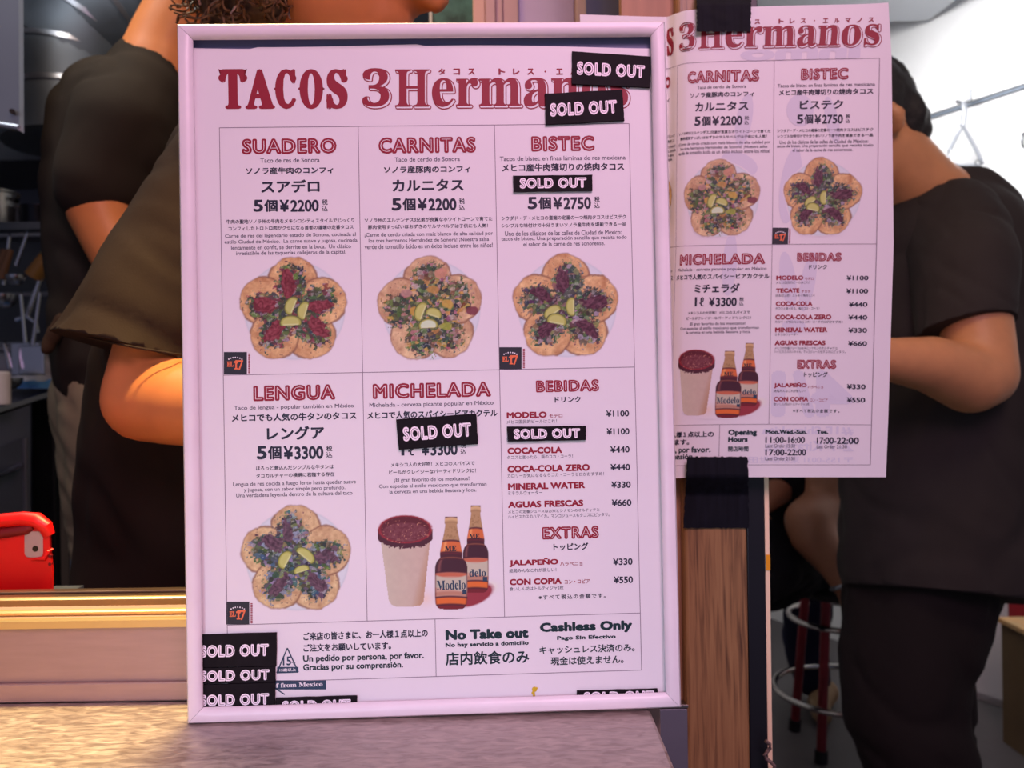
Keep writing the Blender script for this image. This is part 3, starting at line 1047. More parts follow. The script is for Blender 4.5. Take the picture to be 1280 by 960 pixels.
def drinks_painter(X, Y):
    img = np.zeros(X.shape + (3,)) + np.array([218., 184, 215])
    al = np.zeros(X.shape)
    nz = fbm(X / 20, Y / 20, 3, 5)
    nf = fbm(X / 20, Y / 20, 9, 8)

    def ov(m, c):
        nonlocal al
        al = np.maximum(al, np.clip(m, 0, 1))
        over(img, m, c)
    # coloured light through drink and bottles on the table (part of the printed picture)
    e = np.hypot((X - 532) / 22, (Y - 748) / 20)
    ov(np.clip(1 - e, 0, 1) * .8, (232, 170, 168))
    e = np.hypot((X - 612) / 22, (Y - 733) / 13)
    ov(np.clip(1 - e, 0, 1) * .9, (226, 196, 190))
    e = np.hypot(((X - 592) + (Y - 744) * .8) / 24, (Y - 744) / 17)
    ov(np.clip((1 - e) * 5, 0, 1), (146, 44, 62))

    def bottle(cx, top, bot, k, clip=None):
        H = bot - top
        t = (Y - top) / H
        half = interp1([0, .06, .075, .12, .30, .40, .43, .48, .55, .80, .93, .98, 1.0], np.array([8.2, 8.6, 7.8, 8.4, 12.5, 14.4, 14.2, 18.5, 20.6, 20.8, 20.0, 17.0, 13.0]) * k, t.ravel()).reshape(t.shape)
        m = np.clip((half - abs(X - cx)) * 1.2, 0, 1) * (t > -.01) * (t < 1.0 - .02 * ((X - cx) / 20)**2)
        if clip is not None:
            m = m * clip
        q = (X - cx) / np.maximum(half, 1)
        ov(m, (74, 26, 42))
        bd = lambda a, b: np.clip((t - a) * 60, 0, 1) * np.clip((b - t) * 60, 0, 1)
        crv = t + .012 * (1 - q * q)
        bc = lambda a, b: np.clip((crv - a) * 60, 0, 1) * np.clip((b - crv) * 60, 0, 1)
        ov(m * bc(0.0, .26), (176, 122, 98))
        ov(m * bc(0.0, .05), (206, 150, 122))
        ov(m * bc(.055, .07), (110, 66, 56))
        ov(m * bc(.10, .11) * .6, (120, 76, 60))
        ov(m * bc(.10, .26) * np.clip((nf - .5) * 5, 0, 1) * .6, (140, 92, 70))
        ov(m * bc(.26, .385), (206, 92, 58))
        ov(m * bc(.385, .41), (110, 30, 44))
        ov(m * bc(.435, .455) * .9, (238, 140, 86))
        ov(m * bc(.46, .60), (66, 26, 44))
        ov(m * bc(.60, .87), (196, 134, 132))
        ov(m * bc(.60, .66), (190, 88, 74))
        wv = np.clip((crv - (.66 - .05 * q * q)) * 60, 0, 1) * np.clip((.80 + .03 * q - crv) * 60, 0, 1)
        ov(m * wv, (192, 158, 158))
        ov(m * bc(.805, .862) * .8, (176, 104, 96))
        ov(m * bc(.87, .955), (214, 92, 48))
        ov(m * bc(.955, 1.02), (112, 26, 40))
        ov(m * bc(.455, .60) * np.exp(-((q + .72) / .1)**2) * .5, (170, 90, 90))
        ov(m * bc(.26, .38) * np.exp(-((q + .6) / .16)**2) * .6, (240, 160, 110))
        ov(m * bc(.45, 1.0) * np.clip((abs(q) - .86) * 9, 0, 1) * .6, (70, 20, 34))
        return m
    front = (X > -1)
    bottle(594.6, 633, 741, .80)
    bottle(563.9, 647, 762, 1.0)
    # cup with a chili-salt rim
    cup = [(475.5, 672), (538, 672), (529.5, 752), (526, 756.5), (514, 758.6), (496, 758.6), (489, 755.5), (486, 750)]
    m = inpoly(X, Y, cup)
    q = (X - 507) / 31
    ov(m, np.array([196., 154, 158]) + (q[..., None] * np.array([0, -6, -4])) + (nz[..., None] - .5) * 8)
    over(img, m * np.clip((q * .98 + (Y - 715) / 130 - .52) * 3, 0, 1) * .7, (176, 118, 104))
    e = np.hypot((X - 506.5) / 35.5, (Y - 661.5) / 18.5)
    drip = 12.5 + 5 * np.sin((X - 470) / 4.5) * .3 + (nf - .5) * 5
    qq = np.clip(1 - ((X - 506.5) / 35.0)**2, 0, 1)
    low = 661.5 + 15.5 * np.sqrt(qq) + 9 + (nf - .5) * 9 * np.sqrt(qq)
    ov(np.clip((low - Y) * 1.2, 0, 1) * (Y > 661) * np.clip((34.6 - abs(X - 506.5)) * 1.5, 0, 1), (74, 26, 44))
    ov(np.clip((1 - e + (nf - .5) * .05) * 12, 0, 1), (146, 34, 52))
    ov(np.clip((.90 - e) * 12, 0, 1), (90, 24, 40))
    e3 = np.hypot((X - 506.5) / 29.5, (Y - 665) / 12.5)
    ov(np.clip((1 - e3) * 12, 0, 1), np.array([112., 46, 62]) + (nf[..., None] - .5) * 40)
    over(img, np.clip((fbm(X / 9, Y / 9, 6, 31) - .72) * 14, 0, 1) * (e < .95), (196, 120, 110))
    return np.clip(img, 0, 255), al


PHOTOS = {'suadero': (366.2, 388.4, 69.4, 67.6, 0, 11), 'carnitas': (537.4, 387.6, 67, 68.4, 4, 23), 'bistec': (706.8, 384.8, 67.8, 68, 0, 35), 'lengua': (369.8, 700, 70.6, 69.4, 0, 47)}
BADGES = {'suadero': (279.8, 308.7, 440, 468.0), 'bistec': (624, 652, 434, 461.6), 'lengua': (282.7, 311.7, 752, 780.6)}


def print_menu(sheet, mapper, second=False):
    for cell, rows_ in CELLS.items():
        pr = Print()
        for r in rows_:
            lettering(pr, 'x', *r)
        emit(pr, 'x', ('drinks_list' if cell == 'bebidas' else 'extras_list' if cell == 'extras' else 'dish_lettering'), mapper, sheet)
        if cell in BADGES:
            pr = Print()
            badge(pr, 'x', *BADGES[cell])
            emit(pr, 'x', 'badge_logo', mapper, sheet)
        if cell in PHOTOS:
            cx, cy, rx, ry, rot, seed = PHOTOS[cell]
            o = canvas_mesh('dish_photograph', cx - rx * 1.06, cx + rx * 1.06, cy - ry * 1.06, cy + ry * 1.06, 0.8,
                            taco_painter(cx, cy, rx, ry, cell, rot, seed), mapper, sheet, 1)
            o['label'] = 'printed picture of five round tacos and lime wedges'
    canvas_mesh('drinks_photograph', 467, 629.5, 630, 765, 0.7, drinks_painter, mapper, sheet, 1)
    pr = Print()
    for s, x0, x1, y0, y1 in (('Modelo', 546, 582, 725, 737.5), ('delo', 586.5, 607.5, 711, 721)):
        uv, t = place(fat(boldserif(s), 0.01, 4), x0, x1, y0, y1)
        pr.add('x', uv, t, 2, NAVY)
    for s, x0, x1, y0, y1 in (('ME', 556, 570.5, 682, 689), ('ME', 586.5, 599.5, 667, 673.5)):
        uv, t = place(fat(boldserif(s), 0.02, 4), x0, x1, y0, y1)
        pr.add('x', uv, t, 2, BADGE)
    for x0, x1, y0, y1 in ((578, 583, 737.5, 742.5), (603.5, 609, 721, 726.5)):
        rect(pr, 'x', x0, x1, y0, y1, 2, NAVY, n=1)
    emit(pr, 'x', 'bottle_lettering', mapper, sheet)
    pr = Print()
    title(pr, 'x')
    emit(pr, 'x', 'title_lettering', mapper, sheet)


def copy_lift(N, t):
    """the shifted copies that make a letter bold lie a few microns apart, never coplanar"""
    for k in (14, 12, 10, 8, 6, 5, 4, 3, 2):
        if N % k == 0 and len(t) % k == 0 and tuple(t[len(t) // k]) == tuple(np.asarray(t[0]) + N // k):
            return np.repeat(np.arange(k), N // k) * 5e-6
    return np.zeros(N)


def emit(pr, part, name, mapper, parent, extra=0.0):
    V = []
    Fc = []
    MI = []
    n = 0
    used = sorted({p[3] for p in pr.parts[part]})
    for uv, t, layer, ik in pr.parts[part]:
        uv = np.asarray(uv, float).reshape(-1, 2)
        t = np.asarray(t)
        V.append(mapper(uv, layer * 0.00008 + extra + copy_lift(len(uv), t)))
        Fc.append(t + n)
        MI += [used.index(ik)] * len(t)
        n += len(uv)
    me = bpy.data.meshes.new(name)
    me.from_pydata(np.vstack(V).tolist(), [], np.vstack(Fc).tolist())
    me.polygons.foreach_set('material_index', MI)
    return link(name, me, [INKM[i] for i in used], parent, True)


# ================================================================ large structure
KF = 0.10          # kitchen floor height
struct(box('floor', -2.4, 3.2, -0.6, 5.2, -0.05, 0.0, mat('grey_concrete_floor', (92, 88, 88), 0.55, 0, 0.10, 6, 0.1)))
struct(box('trim_kitchen_platform', -2.4, 0.10, 0.60, 5.2, 0.0, KF, mat('kitchen_floor_tile', (88, 90, 96), 0.5, 0, 0.15, 8)))
M_WALLW = mat('white_plaster', (238, 238, 236), 0.7, 0, 0.015, 14, 0.5, bscale=70, bdist=0.004)
dv = Vector((-0.468, 0.884, 0)).normalized()      # direction along the white wall, going away
nv_ = Vector((0.884, 0.468, 0)).normalized()      # out of the room
W0 = Vector((1.6, 2.8, 0))


def wpt(s, off, z):
    q = W0 + dv * s + nv_ * off
    return (q.x, q.y, z)


def wslab(name, s0, s1, o0, o1, z0, z1, m, parent=None, mb=None):
    mb = mb or MB()
    mb.hull8([wpt(s0, o0, z0), wpt(s1, o0, z0), wpt(s1, o0, z1), wpt(s0, o0, z1), wpt(s0, o1, z0), wpt(s1, o1, z0), wpt(s1, o1, z1), wpt(s0, o1, z1)])
    return mb.build(name, m, parent) if name else mb


struct(wslab('wall_right', -2.2, 2.7, 0.0, 0.08, 0, 2.44, M_WALLW))
struct(box('wall_back', -2.4, 0.62, 5.1, 5.2, 0, 2.44, M_WALLW))
struct(box('wall_left', -2.1, -2.0, 0.7, 5.1, 0, 2.44, mat('kitchen_grey_wall', (92, 96, 110), 0.5)))
struct(box('ceiling', -2.4, 3.2, 0.95, 5.2, 2.44, 2.5, mat('pale_blue_ceiling', (204, 214, 228), 0.7)))
struct(box('wall_kitchen_back', -2.0, -0.05, 2.75, 2.83, KF, 2.44, mat('dark_steel_wall', (70, 74, 84), 0.42, 0.4, 0.08, 4)))
M_PART = mat('mauve_painted_metal', (188, 158, 158), 0.5, 0.0, 0.03, 12)


# door frame and sliding panes between kitchen and room
def vert_piece(name, px0, px1, d, m, parent, th=0.03, z0=0.0, z1=2.44, dy=0.0):
    a = P(px0, 20, d)
    b = P(px1, 20, d)
    return box(name, a[0], b[0], d + dy, d + dy + th, z0, z1, m, parent, bev=0.002)


door = thing('door_1', 'mauve metal sliding door behind the top of the framed menu, with pale panes', 'door', (0.10, 1.0, KF))
door['kind'] = 'structure'
D1 = 1.02
vert_piece('door_frame', 591, 606, D1, mat('beige_post', (206, 170, 156), 0.5), door, 0.05, KF)
vert_piece('door_frame', 606, 619, D1, M_PART, door, 0.04, KF)
vert_piece('door_frame', 619, 628, D1, M_PART, door, 0.03, KF, dy=.006)
vert_piece('door_frame', 628, 648, D1, M_PART, door, 0.03, KF, dy=.010)
vert_piece('pane', 648, 720, D1, mat('frosted_lavender_pane', (176, 164, 200), 0.35), door, 0.012, KF, dy=.02)
vert_piece('door_frame', 720, 733, D1, M_PART, door, 0.04, KF)
vert_piece('pane', 733, 783, D1, mat('blue_grey_pane', (116, 118, 156), 0.35), door, 0.012, KF, dy=.02)
vert_piece('door_gasket', 781, 785, D1, M_DARK, door, 0.03, KF, dy=-.004)
vert_piece('door_panel', 785, 827, D1, mat('pale_pink_panel', (206, 178, 184), 0.4), door, 0.02, KF)
vert_piece('door_frame', 827, 832, D1, M_PART, door, 0.03, KF, dy=-.008)
vert_piece('door_frame', 832, 850, D1, mat('pink_frame', (206, 166, 172), 0.5), door, 0.03, KF)
# partition running back from the door so the two rooms stay apart
struct(box('wall_partition', 0.10, 0.17, D1 + 0.06, 5.1, 0, 2.44, M_WALLW))

# boxed beam on the room's ceiling, upper right
M_BEAM = mat('light_grey_beam', (196, 200, 206), 0.55)
mb = MB()
bz = 2.08
A = P(1096, 27, 2.9); B = P(1160, 27, 2.9)
zb = A[2]
g = [(A[0] - 1.0, 2.9), (B[0], 2.9), (B[0] + 0.05, 2.25), (A[0] - 1.0, 2.25)]
mb.hull8([(x, y, zb) for x, y in g] + [(x, y, 2.44) for x, y in g])
struct(mb.build('trim_1', M_BEAM))

# ================================================================ service counter and sill
xr = 0.0885
ctr = thing('service_counter', 'scratched stainless steel counter top under the framed menu', 'counter', (-0.1, 0.4, 0))
mb = MB().box(-1.0, xr, 0.16, 0.5545, CZ - 0.028, CZ, bev=0.0025)
mb.build('counter_top', M_COUNTER, ctr)
box('front_panel', -0.98, xr - 0.01, 0.19, 0.205, 0.02, CZ - 0.029, M_STEEL, ctr)
box('side_panel', xr - 0.022, xr - 0.008, 0.207, 0.55, 0.02, CZ - 0.029, M_STEEL, ctr)
for x in (-0.95, xr - 0.05):
    box('leg', x, x + 0.04, 0.26, 0.30, 0.0, CZ - 0.029, M_STEEL, ctr)

zs = 1.08 - 0.1583      # sill height
sill = thing('window_sill_rail', 'mauve steel serving hatch sill with three gold edged rails, behind the counter', 'sill', (-0.4, 0.6, CZ))
SX0, SX1 = -1.0, 0.100
mb = MB()
mb.box(SX0, SX1, 0.556, 0.566, CZ - 0.05, zs - 0.0065, bev=0.001)
mb.build('riser', M_RISER, sill)
box('riser_foot', SX0, SX1, 0.5525, 0.5555, CZ + 0.0005, CZ + 0.0135, M_RISER, sill, bev=0.001)
box('sill_top', SX0, SX1, 0.566, 0.668, zs - 0.02, zs - 0.0125, M_RAIL, sill)
# lip: a rounded nose with the warm lamp's gold put into its colour
mb = MB()
prof = [(0.5530, -0.0064), (0.5526, -0.0012), (0.5538, 0.0), (0.5565, 0.0), (0.5565, -0.0064)]


def extr(mb, prof, x0, x1, zoff):
    n = len(prof)
    v = [(x0, y, z + zoff) for y, z in prof] + [(x1, y, z + zoff) for y, z in prof]
    f = [(i, (i + 1) % n, n + (i + 1) % n, n + i) for i in range(n)] + [tuple(range(n))[::-1], tuple(range(n, 2 * n))]
    return mb.add(v, f)


extr(mb, prof, SX0, SX1, zs).build('lamp_tinted_lip', M_LAMPTINT, sill)
extr(MB(), [(0.5568, -.0064), (0.5568, -.0012), (0.590, -.0085), (0.590, -.012)], SX0, SX1, zs).build('rail_bed', M_RISER, sill)
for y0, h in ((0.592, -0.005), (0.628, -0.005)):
    extr(MB(), [(y0, -0.012), (y0 - 0.0006, h - 0.001), (y0 + 0.001, h), (y0 + 0.003, h + 0.0005), (y0 + 0.003, -0.012)], SX0, SX1, zs).build('rail', M_LAMPTINT, sill)
    extr(MB(), [(y0 + .004, -0.012), (y0 + 0.004, h - 0.003), (y0 + 0.026, h - 0.0035), (y0 + 0.026, -0.012)], SX0, SX1, zs).build('rail_bed', M_RISER if y0 < .6 else M_RAIL, sill)
box('sill_back_edge', SX0, SX1, 0.658, 0.668, zs - 0.0122, zs - 0.0072, M_RAIL, sill, bev=0.001)
box('lower_panel', SX0, SX1 - 0.02, 0.64, 0.655, KF, zs - 0.0205, M_RISER, sill)

# steel cabinet beside the post, seen under the frame's lower right corner
a = P(840, 881, 0.7160)
cab = thing('steel_side_cabinet', 'blue-grey steel cabinet between the counter end and the wooden post', 'cabinet', (0.12, 0.68, 0))
box('body', 0.105, 0.1545, 0.7165, 0.7270, 0.0, float(a[2]) - 0.004, mat('blue_grey_steel', (122, 124, 136), 0.4, 0.35, 0.05, 10, stretch=(1, 1, 4)), cab, bev=0.001)
box('top', 0.1045, 0.1545, 0.7160, 0.7275, float(a[2]) - 0.0035, float(a[2]), M_STEEL, cab, bev=0.0008)
tb = thing('tan_board', 'tan wooden board standing between the frame edge and the wooden post', 'board', (0.14, 0.78, 0))
box('board', 0.1045, 0.1545, 0.729, 0.745, 0.0, 2.30, mat('tan_wood', (176, 128, 96), 0.55, 0, 0.12, 14, stretch=(6, 1, 0.6)), tb)


# ================================================================ wooden post, black jamb, pale strip
def wood_mat():
    m = mat('red_brown_wood', (150, 92, 62), 0.42)
    nt = m.node_tree
    b = nt.nodes['Principled BSDF']
    tc = nt.nodes.new('ShaderNodeTexCoord')

    def nz(sc_, st, det, dist):
        mp = nt.nodes.new('ShaderNodeMapping')
        mp.inputs['Scale'].default_value = st
        n = nt.nodes.new('ShaderNodeTexNoise')
        n.inputs['Scale'].default_value = sc_
        n.inputs['Detail'].default_value = det
        n.inputs['Distortion'].default_value = dist
        nt.links.new(tc.outputs['Object'], mp.inputs[0])
        nt.links.new(mp.outputs[0], n.inputs['Vector'])
        return n
    a = nz(330, (1, 1, 0.045), 5, 0.6)
    c = nz(38, (1, 1, 0.12), 3, 1.2)
    r = nt.nodes.new('ShaderNodeValToRGB')
    e = r.color_ramp.elements
    e[0].position = 0.34
    e[0].color = tuple(lin((92, 64, 42))) + (1,)
    e[1].position = 0.52
    e[1].color = tuple(lin((150, 112, 72))) + (1,)
    e2 = r.color_ramp.elements.new(0.66)
    e2.color = tuple(lin((164, 126, 82))) + (1,)
    mx = nt.nodes.new('ShaderNodeMath')
    mx.operation = 'MULTIPLY_ADD'
    mx.inputs[1].default_value = 0.30
    nt.links.new(c.outputs[0], mx.inputs[0])
    sb = nt.nodes.new('ShaderNodeMath')
    sb.operation = 'MULTIPLY'
    sb.inputs[1].default_value = 0.74
    nt.links.new(a.outputs[0], sb.inputs[0])
    nt.links.new(sb.outputs[0], mx.inputs[2])
    nt.links.new(mx.outputs[0], r.inputs[0])
    nt.links.new(r.outputs[0], b.inputs['Base Color'])
    bp = nt.nodes.new('ShaderNodeBump')
    bp.inputs['Strength'].default_value = 0.25
    bp.inputs['Distance'].default_value = 0.0006
    nt.links.new(a.outputs[0], bp.inputs['Height'])
    nt.links.new(bp.outputs[0], b.inputs['Normal'])
    return m


PY = 0.7155
px0, px1 = P(857, 800, PY)[0], P(936, 800, PY)[0]
post = box('wooden_post', px0, px1, PY, PY + 0.052, 0.0, 2.44, wood_mat(), bev=0.003)
tag(post, 'red-brown wooden post with the second menu taped to it', 'post')
jx0, jx1 = P(936.5, 800, PY)[0] + .0005, P(960, 800, PY)[0]
jamb = box('black_door_jamb', jx0, jx1, PY + 0.004, PY + 0.05, 0.0, 2.44, mat('black_coated_metal', (16, 16, 24), 0.4), bev=0.001)
tag(jamb, 'narrow black metal jamb along the right side of the wooden post', 'jamb')
st = thing('pale_edge_strip', 'thin pale peach edge strip right of the black jamb', 'strip', (jx1, PY, 0))
box('strip', jx1 + .0004, P(966.5, 800, PY)[0], PY + 0.006, PY + 0.045, 0.0, 1.35, mat('peach_plastic', (255, 226, 186), 0.45), st, bev=0.0006)
zc = P(0, 714, PY)[2]
box('orange_label', jx1 + .0008, P(966.3, 800, PY)[0], PY + 0.0050, PY + 0.0056, zc - .007 - .003, zc + .004, mat('orange_sticker', (240, 160, 20), 0.5), st)
# cable hanging at the foot of the strip
pts = [P(957 + 5 * math.sin(t * 1.1) + t * .9, 926 + t * 4.5, 0.708 + .0003 * t) for t in range(0, 20)]
tag(MB().tube(pts, 0.0016, 8).build('patterned_cord', mat('brown_white_cord', (110, 92, 88), 0.7, 0, 0.7, 900), smooth=True), 'thin patterned cord hanging at the foot of the pale strip', 'cord')

# ================================================================ framed menu sign
sign = thing('framed_menu_sign', 'large menu in a white aluminium frame standing on the steel counter', 'sign', mtx=SIGN_M)


def mapper1(uv, z):
    return np.hstack([uv, np.asarray(z).reshape(-1, 1)])


PF = [(0, -.012), (0, .005), (.0014, .0070), (.0045, .0076), (.0075, .0070), (.0092, .0054), (.0096, .0040), (.0096, .0033), (.0015, .0030), (.0015, -.012)]


def rail(name, a, b, inward):
    """one mitred side of the frame from corner a to corner b (outer corners)"""
    a = np.array(a); b = np.array(b); inward = np.array(inward)
    d = (b - a) / np.linalg.norm(b - a)
    n = 30
    V = []
    for k in range(n + 1):
        t = k / n
        for o, z in PF:
            oo = o + .00012
            p0 = a + d * oo + inward * o
            p1 = b - d * oo + inward * o
            p = p0 + (p1 - p0) * t
            V.append((p[0], p[1], z))
    m = len(PF)
    Fc = []
    for k in range(n):
        for i in range(m):
            j = (i + 1) % m
            Fc.append((k * m + i, k * m + j, (k + 1) * m + j, (k + 1) * m + i))
    Fc.append(tuple(range(m)))
    Fc.append(tuple(n * m + i for i in range(m))[::-1])
    mb = MB()
    mb.add(V, Fc)
    o = mb.build(name, M_FRAME, sign, True, True)
    return o


hw, hh = SW / 2, SH / 2
rail('frame_rail', (-hw, hh), (hw, hh), (0, -1))
rail('frame_rail', (hw, -hh), (-hw, -hh), (0, 1))
rail('frame_rail', (-hw, -hh), (-hw, hh), (1, 0))
rail('frame_rail', (hw, hh), (hw, -hh), (-1, 0))
MB().box(-hw + .002, hw - .002, -hh + .002, hh - .002, -.0050, -.0015).build('backing_board', M_BACK, sign, False, True)
# the menu sheet, slightly wavy along its top edge
NX, NY = 60, 80
us = np.linspace(-.1565, .1570, NX + 1)
V = []
for j in range(NY + 1):
    for i, u in enumerate(us):
        top = .2138 - .0012 * math.sin(i / NX * 7 + .4) - .0022 * (i / NX) + (.0012 if 8 < i < 30 else 0)
        v = -.2235 + (top + .2235) * j / NY
        V.append((u, v, 0.0 + 0.00025 * (mnoise.noise(Vector((u * 14, v * 14, 0))) if 0 < j < NY else 0) * 0))
Fc = [(j * (NX + 1) + i, j * (NX + 1) + i + 1, (j + 1) * (NX + 1) + i + 1, (j + 1) * (NX + 1) + i) for j in range(NY) for i in range(NX)]
sheet1 = MB().add(V, Fc).build('menu_sheet', M_PAPER, sign, True, True)
pr = Print()
rules(pr, 'x', float(inv1(544.5, 810)[0]))
emit(pr, 'x', 'ruled_lines', mapper1, sheet1)
print_menu(sheet1, mapper1)
pr = Print()
for r in FOOT1:
    lettering(pr, 'x', *r)
# age notice: triangle with 15+
tri = [inv1(359.2, 810), inv1(373, 840), inv1(346, 841)]
for i in range(3):
    strip(pr, 'x', tri[i], tri[(i + 1) % 3], 0.0008, 1, NAVY, 4)
rect(pr, 'x', 346.5, 373, 833.6, 840.3, 2, NAVY)
for st_, s, x0, x1, y0, y1 in (('j', '15', 353.6, 364, 820.5, 831.8),):
    uv, t = place(fat(s, .02, 4), x0, x1, y0, y1)
    pr.add('x', uv, t, 2, NAVY)
uv, t = place(glyphs('+'), 364.6, 369.4, 825.6, 830.4)
pr.add('x', uv, t, 2, NAVY)
uv, t = place(fat('15歳以上', .03, 4), 349.5, 370, 834.8, 839.4)
pr.add('x', uv, t, 3, GAP)
rect(pr, 'x', 285, 407.6, 850.4, 861.8, 1, NAVY)
uv, t = place(fat(boldserif('Beef from Mexico'), .01, 4), 330, 403.4, 852.4, 859.6)
pr.add('x', uv, t, 2, GAP)
strip(pr, 'x', inv1(345, 861), inv1(356, 868), .0008, 1, NAVY, 3)
emit(pr, 'x', 'footer_lettering', mapper1, sheet1)
# easel strut at the back
SI = SIGN_M.inverted()
foot = SI @ Vector((0.0 - .05, 0.551, CZ + .001))
MB().hull8([(-.025, .03, -.0052), (.025, .03, -.0052), (.025, .05, -.0052), (-.025, .05, -.0052),
            (foot.x - .025, foot.y, foot.z + .004), (foot.x + .025, foot.y, foot.z + .004), (foot.x + .025, foot.y + .004, foot.z), (foot.x - .025, foot.y + .004, foot.z)]).build('rear_strut', M_DARK, sign, False, True)
# yellow food stain on the sheet
bl = MB()
for cx, cy, r in ((668, 861.5, 3.3), (666.4, 866, 2.2), (667.5, 869, 1.6), (670.5, 860.2, 1.6)):
    c = inv1(cx, cy)
    n = 10
    ring = [(c[0] + r * .00053 * math.cos(6.283 * k / n), c[1] + r * .00053 * math.sin(6.283 * k / n), .0002) for k in range(n)]
    bl.add(ring + [(c[0], c[1], .0006)], [(k, (k + 1) % n, n) for k in range(n)])
o = bl.build('sauce_spot', mat('mustard_stain', (206, 176, 30), 0.4), sheet1, True, True)
o['label'] = 'small yellow sauce spot near the bottom edge'

# ---- SOLD OUT magnets
MAG = [
    ([(715, 65.5), (813.3, 71.8), (811.8, 110.8), (714.5, 106.3)], (.06, .925, .30, .72), 'topmost black SOLD OUT magnet, by the frame\'s upper right corner'),
    ([(680.8, 118.3), (777.5, 113), (780, 152), (682, 157)], (.06, .915, .32, .76), 'black SOLD OUT magnet over the end of the red title, tilted up to the right'),
    ([(641.3, 220.6), (740, 219.4), (740, 239.3), (641.8, 240.5)], (.08, .925, .15, .82), 'narrow black SOLD OUT magnet under the BISTEC heading'),
    ([(495.4, 524.1), (595.4, 517), (597.7, 554.8), (498.8, 562.2)], (.07, .925, .27, .74), 'black SOLD OUT magnet covering the MICHELADA name, tilted'),
    ([(633.4, 533.2), (731.9, 532.3), (732.2, 550), (634.8, 552.1)], (.08, .925, .15, .85), 'narrow black SOLD OUT magnet in the drinks list between two prices'),
    ([(247.5, 792.5), (346.5, 789.8), (346.2, 831), (247.5, 833.4)], (.04, .905, .32, .70), 'topmost of the SOLD OUT magnets stacked at the lower left corner'),
    ([(247.5, 834.2), (344.8, 831.7), (344.8, 851.2), (247.5, 854)], (.04, .93, .16, .86), 'narrow middle SOLD OUT magnet of the lower left stack'),
    ([(247, 855), (344.4, 852), (345, 891), (248, 893.5)], (.04, .925, .32, .70), 'lowest SOLD OUT magnet of the lower left stack, cut by the frame'),
    ([(345.6, 871.4), (446.6, 868.6), (447, 887.6), (346, 890.2)], (.08, .925, .18, .86), 'SOLD OUT magnet half hidden behind the lower frame, right of the stack'),
    ([(720.8, 862.3), (821.3, 860), (821.8, 878.5), (721.3, 881)], (.08, .955, .08, .76), 'SOLD OUT magnet peeking over the lower frame at its right end'),
]
so_f = fat('SOLD OUT', 0.072, 14, 1.16)
so_i = glyphs('SOLD OUT', 1.16, -0.033)
for q, (s0, s1, t0, t1), lab in MAG:
    Q = np.array([inv1(*c) for c in q])
    cen = Q.mean(0)
    root = thing('sold_out_magnet', lab, 'magnet', mtx=SIGN_M @ Matrix.Translation((cen[0], cen[1], .0006)), group='black sold out magnets on the framed menu')
    # slightly ragged cut edges
    rr = random.Random(lab)
    ring = []
    for i in range(4):
        a_, b_ = Q[i] - cen, Q[(i + 1) % 4] - cen
        for k in range(8):
            p = a_ + (b_ - a_) * k / 8
            ring.append((p[0] + rr.uniform(-1, 1) * .00013, p[1] + rr.uniform(-1, 1) * .00013))
    n = len(ring)
    V = [(x, y, 0) for x, y in ring] + [(x, y, .0011) for x, y in ring] + [(x * .993, y * .985, .0013) for x, y in ring]
    Fc = [tuple(range(n))] + [(i, (i + 1) % n, n + (i + 1) % n, n + i) for i in range(n)] + [(n + i, n + (i + 1) % n, 2 * n + (i + 1) % n, 2 * n + i) for i in range(n)] + [tuple(range(2 * n, 3 * n))]
    MB().add(V, Fc).build('magnet_body', M_BLACK, root, False, True)
    allv = np.vstack([so_f[0], so_i[0]])
    lo, hi = so_f[0].min(0), so_f[0].max(0)

    def mp(v):
        s = s0 + (v[:, 0] - lo[0]) / (hi[0] - lo[0]) * (s1 - s0)
        t = t1 - (v[:, 1] - lo[1]) / (hi[1] - lo[1]) * (t1 - t0)
        s = s[:, None]
        t = t[:, None]
        return (Q[0] * (1 - s) + Q[1] * s) * (1 - t) + (Q[3] * (1 - s) + Q[2] * s) * t - cen
    va, vb = mp(so_f[0]), mp(so_i[0])
    n = len(va)
    V = [(x, y, .00138 + z) for (x, y), z in zip(va, copy_lift(len(va), so_f[1]))] + [(x, y, .00148) for x, y in vb]
    me = bpy.data.meshes.new('lettering')
    me.from_pydata(V, [], np.vstack([so_f[1], so_i[1] + n]).tolist())
    me.polygons.foreach_set('material_index', [0] * len(so_f[1]) + [1] * len(so_i[1]))
    link('lettering', me, [M_WHITEINK, M_BLACK], root, True)

# ================================================================ second menu, taped to the post
base2 = surf2(0.0, -.2145)[0]
m2 = thing('taped_menu', 'curling unframed menu sheet taped to the wooden post behind the framed menu', 'menu', tuple(base2))
U = np.concatenate([np.linspace(-.153, -.075, 14), np.linspace(-.072, -.02, 44), np.linspace(-.017, .143, 60)])
VV = np.concatenate([np.linspace(-.2145, -.1655, 12), np.linspace(-.155, .1603, 50), np.linspace(.166, .210, 14)])
UU, VG = np.meshgrid(U, VV)
pos = map2(np.stack([UU.ravel(), VG.ravel()], 1), np.zeros(UU.size))
nu, nvv = len(U), len(VV)
back = map2(np.stack([UU.ravel(), VG.ravel()], 1), np.full(UU.size, -.00025))
Fc = [(j * nu + i, j * nu + i + 1, (j + 1) * nu + i + 1, (j + 1) * nu + i) for j in range(nvv - 1) for i in range(nu - 1)]
K = nu * nvv
Fb = [tuple(K + q for q in f[::-1]) for f in Fc]
WI = np.array(WM[m2.name].inverted())


def mapper2(uv, z):
    p = map2(np.asarray(uv), np.asarray(z) + 0.00013)
    return p @ WI[:3, :3].T + WI[:3, 3]


def loc2(p):
    return p @ WI[:3, :3].T + WI[:3, 3]


